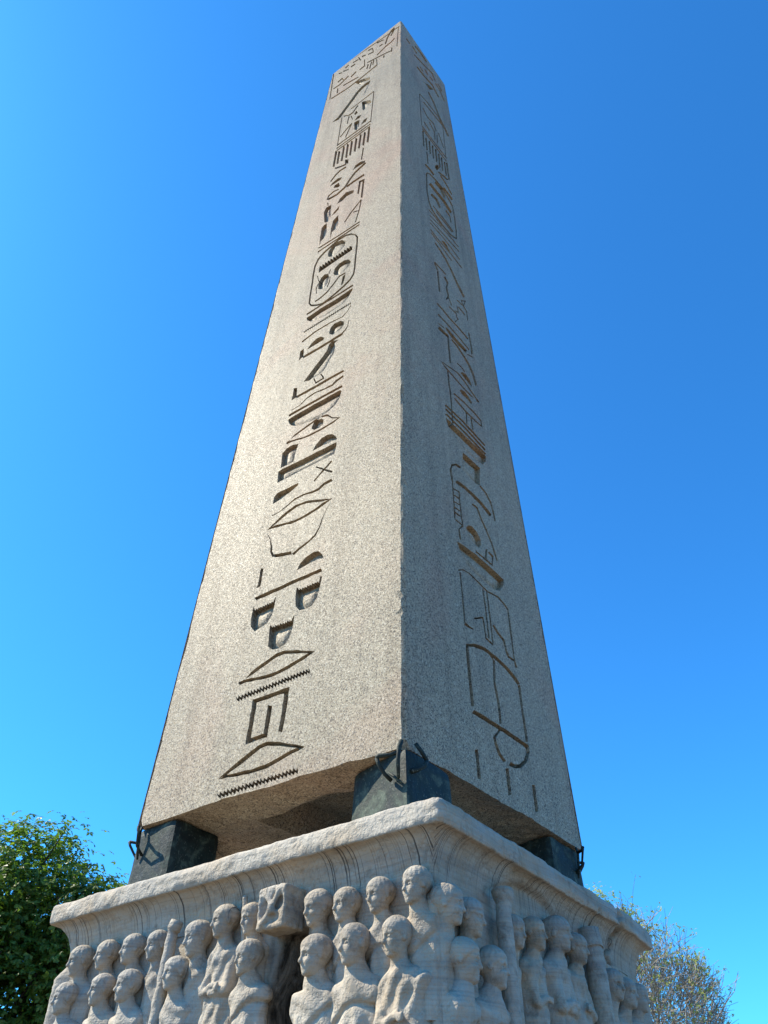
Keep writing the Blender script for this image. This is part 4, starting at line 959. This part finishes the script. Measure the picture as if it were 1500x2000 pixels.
def head_sdf(p, style):
    x = p[..., 0]; y = p[..., 1]; z = p[..., 2]
    f = ell(p, (0, -0.05, 0.12), (0.37, 0.43, 0.37))
    f = smin(f, ell(p, (0, 0.06, -0.19), (0.285, 0.31, 0.31)), 0.14)
    f = smin(f, ell(p, (0, 0.25, -0.40), (0.11, 0.09, 0.085)), 0.08)
    px = np.stack([np.abs(x), y, z], -1)
    f = smin(f, cap(px, (0.03, 0.325, 0.075), (0.22, 0.255, 0.07), 0.05), 0.05)          # brow
    f = smax(f, -ell(px, (0.135, 0.40, -0.005), (0.095, 0.125, 0.072)), 0.04)              # eye sockets
    f = smin(f, ell(px, (0.135, 0.295, -0.01), (0.062, 0.05, 0.036)), 0.015)
    f = smin(f, ell(px, (0.15, 0.24, -0.15), (0.10, 0.09, 0.09)), 0.06)                    # cheeks
    f = smin(f, cap(p, (0, 0.33, 0.07), (0, 0.405, -0.135), 0.034, 0.060), 0.045)           # nose
    f = smax(f, -cap(p, (-0.10, 0.385, -0.262), (0.10, 0.385, -0.262), 0.028), 0.02)       # mouth
    f = smin(f, cap(p, (-0.06, 0.325, -0.232), (0.06, 0.325, -0.232), 0.030), 0.03)
    f = smin(f, cap(p, (-0.05, 0.318, -0.295), (0.05, 0.318, -0.295), 0.032), 0.03)
    f = smin(f, ell(px, (0.36, -0.03, -0.03), (0.045, 0.075, 0.11)), 0.02)                # ears
    if style != 2:
        line = 0.20 + 0.78 * (y - 0.33) if style == 0 else 0.12 + 0.55 * (y - 0.33)
        hair = ell(p, (0, -0.06, 0.13), (0.40, 0.46, 0.395))
        ang = np.arctan2(x, y)
        hair = hair + 0.004 * np.sin(ang * 15 + 3 * z)
        hair = smax(hair, -(z - line) * 0.8, 0.03)
        f = smin(f, hair, 0.04)
    else:
        f = smin(f, cap(px, (0.0, 0.30, 0.19), (0.34, 0.02, 0.17), 0.045), 0.05)           # diadem
    return f

def make_figure(name, u_side, pos, z, h, turn, tilt, style, pose, seed, length=3.2, fwd=0.0, depth_c=0.32, width=1.0):
    """u_side: 'L' or 'R'. pos: coordinate along the panel of the head centre. local X = viewer's left, Y = out of the wall"""
    rs = np.random.default_rng(seed)
    lower = fwd > 0.2
    hc = np.array([0, depth_c + fwd * 0.75, 0.0])
    ty = 0.20 if lower else (0.05 if pose in ('crossed', 'arm', 'arm_r') else -0.08)
    if u_side == 'L':
        ox = np.array([-1.0, 0.018, 0]); oy = np.array([-0.018, -1.0, 0])
        y_line = -1.708 + (1.822 - pos) * 0.018
        org = np.array([pos, y_line + 0.148, z])
    else:
        ox = np.array([0.05, -1.0, 0]); oy = np.array([1.0, 0.05, 0])
        org = np.array([np.interp(pos, [-1.708, -0.8, 0.2, 0.75, 1.25, 1.86], [1.822, 1.79, 1.752, 1.735, 1.705, 1.625]) - 0.148, pos, z])
    def to_world(V): return org + (V[:, :1] * ox + V[:, 1:2] * oy + V[:, 2:] * np.array([0, 0, 1.0])) * h
    def weather(F, G, a):
        Pw = G * h + np.array([seed * 1.7, seed * 0.9, seed * 2.3])
        return F + a * (0.028 * fbm(Pw, 13, 2, 5) + 0.012 * vnoise(Pw, 48, 6))
    # ---- torso
    hs = 0.0095 / h
    bot = max(-length, (-1.86 - z) / h)
    xs = np.arange(-1.14 * width, 1.14 * width + hs, hs); ys = np.arange(-0.46, 1.06 if lower or pose not in ('plain', 'cloak') else 0.80, hs); zs = np.arange(bot, -0.25, hs)
    G = np.stack(np.meshgrid(xs, ys, zs, indexing='ij'), -1)
    x, y, zz = G[..., 0], G[..., 1], G[..., 2]
    w = width
    sh = smin(cap(G, (-0.60 * w, ty, -1.00), (0, ty + 0.03, -0.76), 0.25, 0.28), cap(G, (0.60 * w, ty, -1.00), (0, ty + 0.03, -0.76), 0.25, 0.28), 0.08)
    trap = cap(G, hc + np.array([0, -0.08, -0.40]), (0, ty + 0.04, -1.0), 0.21, 0.36)
    wz = 0.78 * w + 0.10 * np.clip(-zz - 1.1, 0, 2) * 0.5
    bod = (np.sqrt((x / wz) ** 2 + ((y - ty) / 0.40) ** 2) - 1) * 0.40
    bod = smax(bod, zz + 0.90, 0.25)
    T = smin(smin(sh, trap, 0.16), bod, 0.25)
    k = rs.uniform(0.6, 1.0) * (1 if rs.random() < 0.7 else -1)
    ph = rs.uniform(0, 6)
    warpn = 0.35 * np.sin(zz * 1.7 + ph) + 0.2 * np.sin(x * 3 + zz * 2.2 + ph * 2)
    vert = sstep(-1.15, -1.7, zz) if pose in ('plain', 'cloak') else sstep(-1.0, -1.4, zz)
    fold = 0.034 * np.sin((x * 13 + warpn * 5)) * vert + 0.022 * np.sin((x * k * 9 + zz * 11 + warpn * 4)) * (1 - vert)
    T = T + fold * sstep(0.0, 0.25, y) * 0.8
    if pose == 'cloak':       # edge of the mantle crossing the chest
        e = zz + 1.45 + 0.22 * x + 0.15 * np.sin(x * 3 + ph)
        T = T + 0.05 * np.exp(-(e / 0.05) ** 2) - 0.04 * sstep(0.02, 0.10, e)
    if pose in ('crossed', 'arm', 'arm_r'):
        sgn = -1 if pose == 'arm_r' else 1
        el_ = (0.56 * w * sgn, ty + 0.34, -1.95); ha = (-0.10 * sgn, ty + 0.48, -1.78)
        T = smin(T, cap(G, (0.52 * w * sgn, ty + 0.10, -1.10), el_, 0.20, 0.165), 0.10)
        T = smin(T, cap(G, el_, ha, 0.155, 0.10), 0.05)
        T = smin(T, ell(G, ha, (0.14, 0.10, 0.10)), 0.04)
        for fk in range(4):   # fingers laid on the other arm
            T = smin(T, cap(G, (ha[0] - 0.04 * sgn, ha[1] + 0.05, ha[2] + 0.06 - fk * 0.05), (ha[0] - 0.20 * sgn, ha[1] + 0.05, ha[2] + 0.03 - fk * 0.05), 0.032), 0.015)
        T = T + 0.02 * np.sin(x * 15 + zz * 9) * sstep(0.2, 0.4, y)
    if pose == 'crossed':
        el2 = (-0.56 * w, ty + 0.32, -1.92)
        T = smin(T, cap(G, (-0.52 * w, ty + 0.10, -1.10), el2, 0.20, 0.165), 0.10)
        T = smin(T, cap(G, el2, (0.08, ty + 0.44, -1.98), 0.155, 0.12), 0.05)
    T = weather(T, G, 1.0)
    if u_side == 'L': T = smax(T, (pos - 1.69) / h - x, 0.06)      # the plain strips beside the corner stay free
    else: T = smax(T, x - (pos + 1.58) / h, 0.06)
    T = smax(T, -(y + 0.40), 0.03)
    V, Q = surface_nets(T, (xs[0], ys[0], zs[0]), hs)
    fig = mesh_obj(name, to_world(V), Q, MARBLE, pedestal, True)
    # ---- head and neck, finer
    hs = 0.0048 / h
    xs = np.arange(-0.56, 0.56, hs); ys = np.arange(-0.56, 0.66, hs) + hc[1]; zs = np.arange(-0.80, 0.64, hs)
    G = np.stack(np.meshgrid(xs, ys, zs, indexing='ij'), -1)
    a = math.radians(turn); b = math.radians(tilt)
    Y = np.array([math.sin(a), math.cos(a), 0.0]); X = np.array([math.cos(a), -math.sin(a), 0.0]); Z = np.array([0, 0, 1.0])
    Y2 = Y * math.cos(b) + Z * math.sin(b); Z2 = Z * math.cos(b) - Y * math.sin(b)
    R = np.stack([X, Y2, Z2], 1)
    F = head_sdf((G - hc) @ R / np.array([rs.uniform(0.94, 1.06), 1.0, 1.0]), style)
    F = smin(F, cap(G, hc + np.array([0, -0.06, -0.25]), (0, ty * 0.5 + hc[1] * 0.4, -0.80), 0.215, 0.27), 0.09)
    F = smax(weather(F, G, 0.8), -(G[..., 1] - ys[1]), 0.02)
    V, Q = surface_nets(F, (xs[0], ys[0], zs[0]), hs)
    mesh_obj('head', to_world(V), Q, MARBLE, fig, True)
    return fig

# head centre along the wall, height, head height, turn, tilt, hair style, pose, forward
FIG_L = [
 (-1.385, -0.975, 0.200, 38, -4, 0, 'plain', 0.0, 0.9), (-1.085, -0.970, 0.188, 36, -3, 0, 'plain', 0.0, 0.8), (-0.80, -0.968, 0.186, 34, -2, 0, 'plain', 0.0, 0.8),
 (-0.545, -0.981, 0.186, 30, -2, 1, 'plain', -0.05, 0.7),
 (-0.134, -0.993, 0.215, 26, -6, 1, 'plain', -0.02, 0.8), (0.107, -0.932, 0.195, 34, -2, 0, 'crossed', 0.05, 0.85), (0.335, -0.945, 0.180, 30, -8, 0, 'plain', -0.05, 0.6),
 (0.880, -0.971, 0.202, 28, -6, 0, 'plain', -0.05, 0.7), (1.090, -0.986, 0.188, 24, -2, 0, 'cloak', -0.05, 0.75), (1.338, -0.977, 0.188, 32, -4, 0, 'cloak', -0.02, 0.85), (1.588, -0.967, 0.192, 34, -2, 0, 'cloak', 0.0, 0.9),
 (-1.400, -1.204, 0.195, 38, -3, 0, 'cloak', 0.28, 0.95), (-1.000, -1.191, 0.190, 34, -3, 0, 'cloak', 0.28, 0.95), (-0.715, -1.199, 0.192, 30, 0, 0, 'cloak', 0.28, 0.9),
 (-0.255, -1.179, 0.190, 32, -2, 0, 'plain', 0.28, 0.95), (0.385, -1.167, 0.190, 38, -4, 1, 'cloak', 0.26, 0.8),
 (0.925, -1.225, 0.208, 34, -3, 0, 'cloak', 0.28, 1.0), (1.205, -1.205, 0.215, 36, -2, 2, 'cloak', 0.26, 0.9), (1.485, -1.208, 0.195, 34, -4, 0, 'arm', 0.28, 1.0),
]
FIG_R = [
 (-1.520, -1.060, 0.205, -20, -4, 0, 'plain', -0.05, 0.7), (-1.300, -1.080, 0.195, -24, -6, 0, 'plain', 0.0, 0.75),
 (-0.775, -1.050, 0.186, -6, -4, 1, 'plain', 0.0, 0.75), (-0.500, -1.010, 0.190, -4, -2, 0, 'arm', 0.05, 0.8), (-0.150, -0.945, 0.215, -14, -2, 1, 'crossed', 0.05, 0.85), (0.160, -0.975, 0.190, -22, -4, 1, 'arm_r', 0.05, 0.85),
 (-1.460, -1.315, 0.208, -26, -4, 0, 'cloak', 0.21, 0.8), (-1.160, -1.300, 0.202, -30, -4, 0, 'cloak', 0.28, 0.95),
 (0.715, -1.105, 0.198, 10, -4, 0, 'plain', 0.10, 0.7), (0.985, -1.118, 0.196, 6, -4, 0, 'plain', 0.10, 0.7), (1.265, -1.108, 0.192, 4, -4, 0, 'plain', 0.10, 0.7),
]
for side, lst in (('L', FIG_L), ('R', FIG_R)):
    for k, (pp, z, h, turn, tilt, style, pose, fwd, wd) in enumerate(lst):
        turn = turn * 0.62 + ((k * 37) % 11 - 5) * 1.2
        make_figure('relief_figure', side, pp, z, h, turn, tilt, style, pose, 11 + k * 3 + (100 if side == 'R' else 0), fwd=fwd, width=wd)

# ------------------------------------------------------------------ staffs, tablet
def noisy_tube(points, radii, seg, amp, seed):
    v, f = tube(points, radii, seg)
    v = np.array(v)
    return v + (fbm(v, 22, 2, seed) * amp)[:, None] * np.array([0.3, 0.8, 0.4]), f

def staff(points, radii, seed):
    P = [np.array(p, float) for p in points]
    pts, rr = [], []
    for i in range(len(P) - 1):
        m = max(2, int(np.linalg.norm(P[i + 1] - P[i]) / 0.02))
        for k in range(m):
            t = k / m
            pts.append(P[i] + (P[i + 1] - P[i]) * t); rr.append(radii[i] + (radii[i + 1] - radii[i]) * t)
    pts.append(P[-1]); rr.append(radii[-1])
    v, f = noisy_tube(pts, rr, 18, 0.010, seed)
    mesh_obj('staff', v, f, MARBLE, pedestal, True)

staff([(-0.345, -1.600, -0.865), (-0.355, -1.610, -0.915), (-0.360, -1.612, -0.93), (-0.395, -1.62, -1.86)], [0.042, 0.046, 0.036, 0.046], 3)
staff([(1.735, -0.925, -0.865), (1.74, -0.93, -0.90), (1.74, -0.935, -0.94), (1.745, -0.985, -1.86)], [0.066, 0.064, 0.046, 0.052], 4)
staff([(1.655, 0.455, -0.80), (1.665, 0.45, -0.935), (1.675, 0.445, -0.95), (1.69, 0.37, -1.86)], [0.075, 0.080, 0.066, 0.078], 5)
staff([(0.255, -1.585, -0.80), (0.255, -1.582, -0.90), (0.26, -1.56, -1.10)], [0.016, 0.018, 0.012], 6)

def tablet():
    h = 0.0075
    xs = np.arange(-0.19, 0.19, h); ys = np.arange(-0.12, 0.16, h); zs = np.arange(-0.18, 0.18, h)
    G = np.stack(np.meshgrid(xs, ys, zs, indexing='ij'), -1)
    q = np.abs(G) - np.array([0.098, 0.075, 0.102])
    F = np.sqrt((np.maximum(q, 0) ** 2).sum(-1)) + np.minimum(q.max(-1), 0) - 0.014
    # broken carving on its front: hollows between raised ridges
    F = smax(F, -ell(G, (-0.045, 0.102, 0.03), (0.055, 0.05, 0.055)), 0.02)
    F = smax(F, -ell(G, (0.055, 0.102, -0.015), (0.04, 0.045, 0.07)), 0.02)
    F = smax(F, -ell(G, (-0.03, 0.102, -0.065), (0.05, 0.035, 0.03)), 0.02)
    F = smin(F, cap(G, (0.05, 0.08, 0.085), (-0.02, 0.09, -0.02), 0.017), 0.015)
    F = smin(F, cap(G, (-0.06, 0.08, 0.085), (-0.01, 0.09, 0.0), 0.015), 0.015)
    F = smin(F, cap(G, (-0.015, 0.09, 0.0), (0.06, 0.083, -0.085), 0.017), 0.015)
    F = F + 0.008 * fbm(G, 14, 2, 8) + 0.004 * fbm(G, 45, 1, 9)
    V, Q = surface_nets(F, (xs[0], ys[0], zs[0]), h)
    W = np.array([0.612, -1.625, -0.945]) + V[:, :1] * np.array([-1, 0.02, 0.0]) + V[:, 1:2] * np.array([-0.02, -1.0, 0]) + V[:, 2:] * np.array([0, 0, 1.0])
    mesh_obj('tablet', W, Q, MARBLE, pedestal, True)
tablet()

# ================================================================== trees
LEAF_DARK = mat_leaf('broad leaf', (0.05, 0.10, 0.016), (0.115, 0.19, 0.03), (0.22, 0.28, 0.055), 0.5)
LEAF_YOUNG = mat_leaf('young yellow-green leaf', (0.20, 0.24, 0.06), (0.32, 0.36, 0.10), (0.45, 0.47, 0.18), 0.45)
BARK = mat_bark('dark bark', (0.03, 0.024, 0.018), (0.09, 0.075, 0.06))
BARK_GREY = mat_bark('grey twig bark', (0.17, 0.15, 0.125), (0.36, 0.32, 0.27))

def sky_dir(az, el, dist):
    """a place at a compass bearing and height angle from where the viewer stands"""
    a, e = math.radians(az), math.radians(el)
    return np.array(CAM_POS) + np.array([math.cos(a) * dist, math.sin(a) * dist, math.tan(e) * dist])

def leaves_mesh(centers, normals, size, rs, leaflets=5):
    """palmate leaves: every leaflet a folded lozenge"""
    n = len(centers)
    up = normals / np.linalg.norm(normals, axis=1)[:, None]
    t = rs.normal(size=(n, 3)); x = np.cross(up, t); x /= np.linalg.norm(x, axis=1)[:, None] + 1e-9
    y = np.cross(up, x)
    sz = size * rs.uniform(0.6, 1.25, n)
    V, Fc = [], []
    base = 0
    for k in range(leaflets):
        a = (k - (leaflets - 1) / 2) * (2.2 / max(leaflets - 1, 1)) + rs.uniform(-0.12, 0.12, n)
        L = sz * (1 - 0.12 * abs(k - (leaflets - 1) / 2))
        d = np.cos(a)[:, None] * y + np.sin(a)[:, None] * x
        s = np.cross(up, d)
        droop = -up * (L * rs.uniform(0.05, 0.4, n))[:, None]
        p0 = centers
        p1 = centers + d * (L * 0.6)[:, None] + s * (L * 0.30)[:, None] + up * (L * 0.05)[:, None] + droop * 0.4
        p2 = centers + d * L[:, None] + droop
        p3 = centers + d * (L * 0.6)[:, None] - s * (L * 0.30)[:, None] + up * (L * 0.05)[:, None] + droop * 0.4
        pm = centers + d * (L * 0.55)[:, None] + droop * 0.4 - up * (L * 0.04)[:, None]
        V.append(np.stack([p0, p1, p2, p3, pm], 1).reshape(-1, 3))
        i = base + np.arange(n)[:, None] * 5
        for q in ((0, 4, 1), (1, 4, 2), (0, 3, 4), (4, 3, 2)):
            Fc.append(i + np.array(q))
        base += n * 5
    return np.concatenate(V), np.concatenate(Fc)

def leafy_tree(name, label, foot, blobs, n_leaf, size, mat, seed):
    rs = np.random.default_rng(seed)
    root = thing(name, label, 'tree')
    root.location = tuple(foot)
    foot = np.array(foot)
    cen, nor = [], []
    tot = sum(r ** 2 for _, r in blobs)
    for c, r in blobs:
        m = int(n_leaf * r ** 2 / tot / 22)
        d = rs.normal(size=(m, 3)); d /= np.linalg.norm(d, axis=1)[:, None]
        rad = r * (0.62 + 0.42 * rs.random(m) ** 0.6) * (1 + 0.34 * fbm(d * 2.0 + np.array(c), 1.6, 2, seed))
        cl = np.array(c) + d * rad[:, None] * np.array([1, 1, 0.9])
        for j in range(22):
            off = rs.normal(size=(m, 3)) * np.array([0.24, 0.24, 0.13]) * min(1.0, r)
            cen.append(cl + off)
            nor.append(d * 0.8 + np.array([0, 0, 0.7]) + rs.normal(size=(m, 3)) * 0.45)
    cen = np.concatenate(cen); nor = np.concatenate(nor)
    v, f = leaves_mesh(cen - foot, nor, size, rs, 3)
    mesh_obj('crown', v, f, mat, root)
    parts = []
    bc = np.mean([b[0] for b in blobs], 0)
    fork = np.array([foot[0] * 0.8 + bc[0] * 0.2, foot[1] * 0.8 + bc[1] * 0.2, foot[2] + (bc[2] - foot[2]) * 0.45])
    parts.append(tube([foot - foot, (fork - foot) * 0.4 + np.array([0.1, 0, 0]), fork - foot], [0.42, 0.33, 0.27], 12))
    for c, r in blobs:
        m = (fork + np.array(c)) / 2 + rs.normal(size=3) * 0.25
        parts.append(tube([fork - foot, m - foot, np.array(c) - foot], [0.17, 0.11, 0.05], 8))
        for k in range(9):
            d = rs.normal(size=3); d[2] = abs(d[2]) * 0.7; d /= np.linalg.norm(d)
            e = np.array(c) + d * r * 0.95
            s = m + (np.array(c) - m) * rs.uniform(0.3, 1)
            parts.append(tube([s - foot, (s + e) / 2 - foot + rs.normal(size=3) * 0.15, e - foot], [0.045, 0.03, 0.012], 6))
    v, f = join(parts)
    mesh_obj('trunk', v, f, BARK, root, True)
    return root

D1 = 21.0
def blob(az, el, r, d=D1): return (sky_dir(az, el, d), r)
ft = sky_dir(153.5, 0, D1); ft[2] = GZ
leafy_tree('leafy_tree', 'large dense green broad-leaved tree behind the left end of the pedestal', ft,
           [blob(155.5, 12.0, 2.3), blob(150.6, 13.6, 1.75), blob(151.2, 7.0, 2.2), blob(147.3, 12.2, 1.45, 20.5), blob(145.6, 12.6, 0.95, 20), blob(147.2, 7.2, 1.7), blob(145.2, 8.5, 1.3, 20),
            blob(150, 2.5, 2.3), blob(157, 5, 2.6), blob(160, 10, 2.2), blob(144, 5, 1.8), blob(146, 1.5, 2.0), blob(154, 0, 2.3)], 70000, 0.125, LEAF_DARK, 5)

def twig_tree(name, label, foot, center, radii, levels, seed, leaf_mat, leaf_n, leaf_size, r0, spread=0.55):
    """bare branching crown; every branch bends up and outwards and is kept inside the crown's outline"""
    rs = np.random.default_rng(seed)
    root = thing(name, label, 'tree')
    root.location = tuple(foot)
    foot = np.array(foot); center = np.array(center); radii = np.array(radii)
    trunk, twigs, tips = [], [], []
    fork = np.array([center[0], center[1], center[2] - radii[2] * 0.95])
    trunk.append(tube([foot - foot, (fork - foot) * 0.5 + rs.normal(size=3) * 0.05, fork - foot], [r0 * 1.5, r0 * 1.2, r0], 10))
    def grow(p, d, L, r, lev):
        n = 4 if lev < 3 else (3 if lev < 5 else 2)
        pts, rr = [p], [r]
        q = p.copy(); dd = d.copy()
        for k in range(n):
            dd = dd + rs.normal(size=3) * 0.13 + np.array([0, 0, 0.05])
            dd /= np.linalg.norm(dd)
            q = q + dd * L / n
            pts.append(q.copy()); rr.append(r * (1 - 0.45 * (k + 1) / n))
        (trunk if lev < 2 else twigs).append(tube([x - foot for x in pts], rr, 6 if lev < 2 else 3, lev < 2))
        e = ((q - center) / radii)
        ne = np.linalg.norm(e)
        if lev >= levels or ne > 1.08:
            tips.append((q, dd)); return
        kids = [4, 4, 4, 4, 3, 3, 2][lev]
        for k in range(kids):
            i = rs.integers(1, n + 1) if k else n
            nd = dd + rs.normal(size=3) * spread
            out = (pts[i] - center) / radii
            nd = nd + out * 0.28 + np.array([0, 0, 0.12])
            nd /= np.linalg.norm(nd)
            grow(pts[i], nd, L * rs.uniform(0.62, 0.9), max(rr[i] * 0.72, 0.0055), lev + 1)
    for k in range(6):
        a = k * 1.047 + rs.uniform(-0.3, 0.3)
        grow(fork, np.array([math.cos(a) * 0.6, math.sin(a) * 0.6, 0.8]), radii[2] * 0.78, r0 * 0.6, 0)
    v, f = join(trunk); mesh_obj('trunk', v, f, BARK_GREY, root, True)
    v, f = join(twigs); tw = mesh_obj('crown', v, f, BARK_GREY, root)
    if leaf_n:
        k = rs.choice(len(tips), min(leaf_n, len(tips)), replace=False)
        cen, nor = [], []
        for i in k:
            for j in range(3):
                cen.append(tips[i][0] + rs.normal(size=3) * 0.05 - foot); nor.append(tips[i][1] + rs.normal(size=3) * 0.8)
        v, f = leaves_mesh(np.array(cen), np.array(nor), leaf_size, rs, 3)
        mesh_obj('foliage', v, f, leaf_mat, tw)
    return root

D2 = 17.0
c2 = sky_dir(110.4, 7.4, D2)
f2 = c2.copy(); f2[2] = GZ
twig_tree('twiggy_tree', 'small bare grey-twigged tree with sparse young leaves at the right edge', f2, c2, (1.38, 1.38, 1.75), 6, 21, LEAF_YOUNG, 800, 0.046, 0.10)
c3 = sky_dir(111.6, 13.1, 24)
f3 = c3.copy(); f3[2] = GZ
leafy_tree('young_leaf_tree', 'tree with pale yellow-green young leaves rising just above the broken right corner of the cornice', f3,
           [(c3 + np.array([0, 0, 0.1]), 0.75), (c3 + np.array([0.6, 0.2, -0.5]), 0.7), (c3 + np.array([-0.7, 0, -0.4]), 0.8)], 2600, 0.075, LEAF_YOUNG, 9)
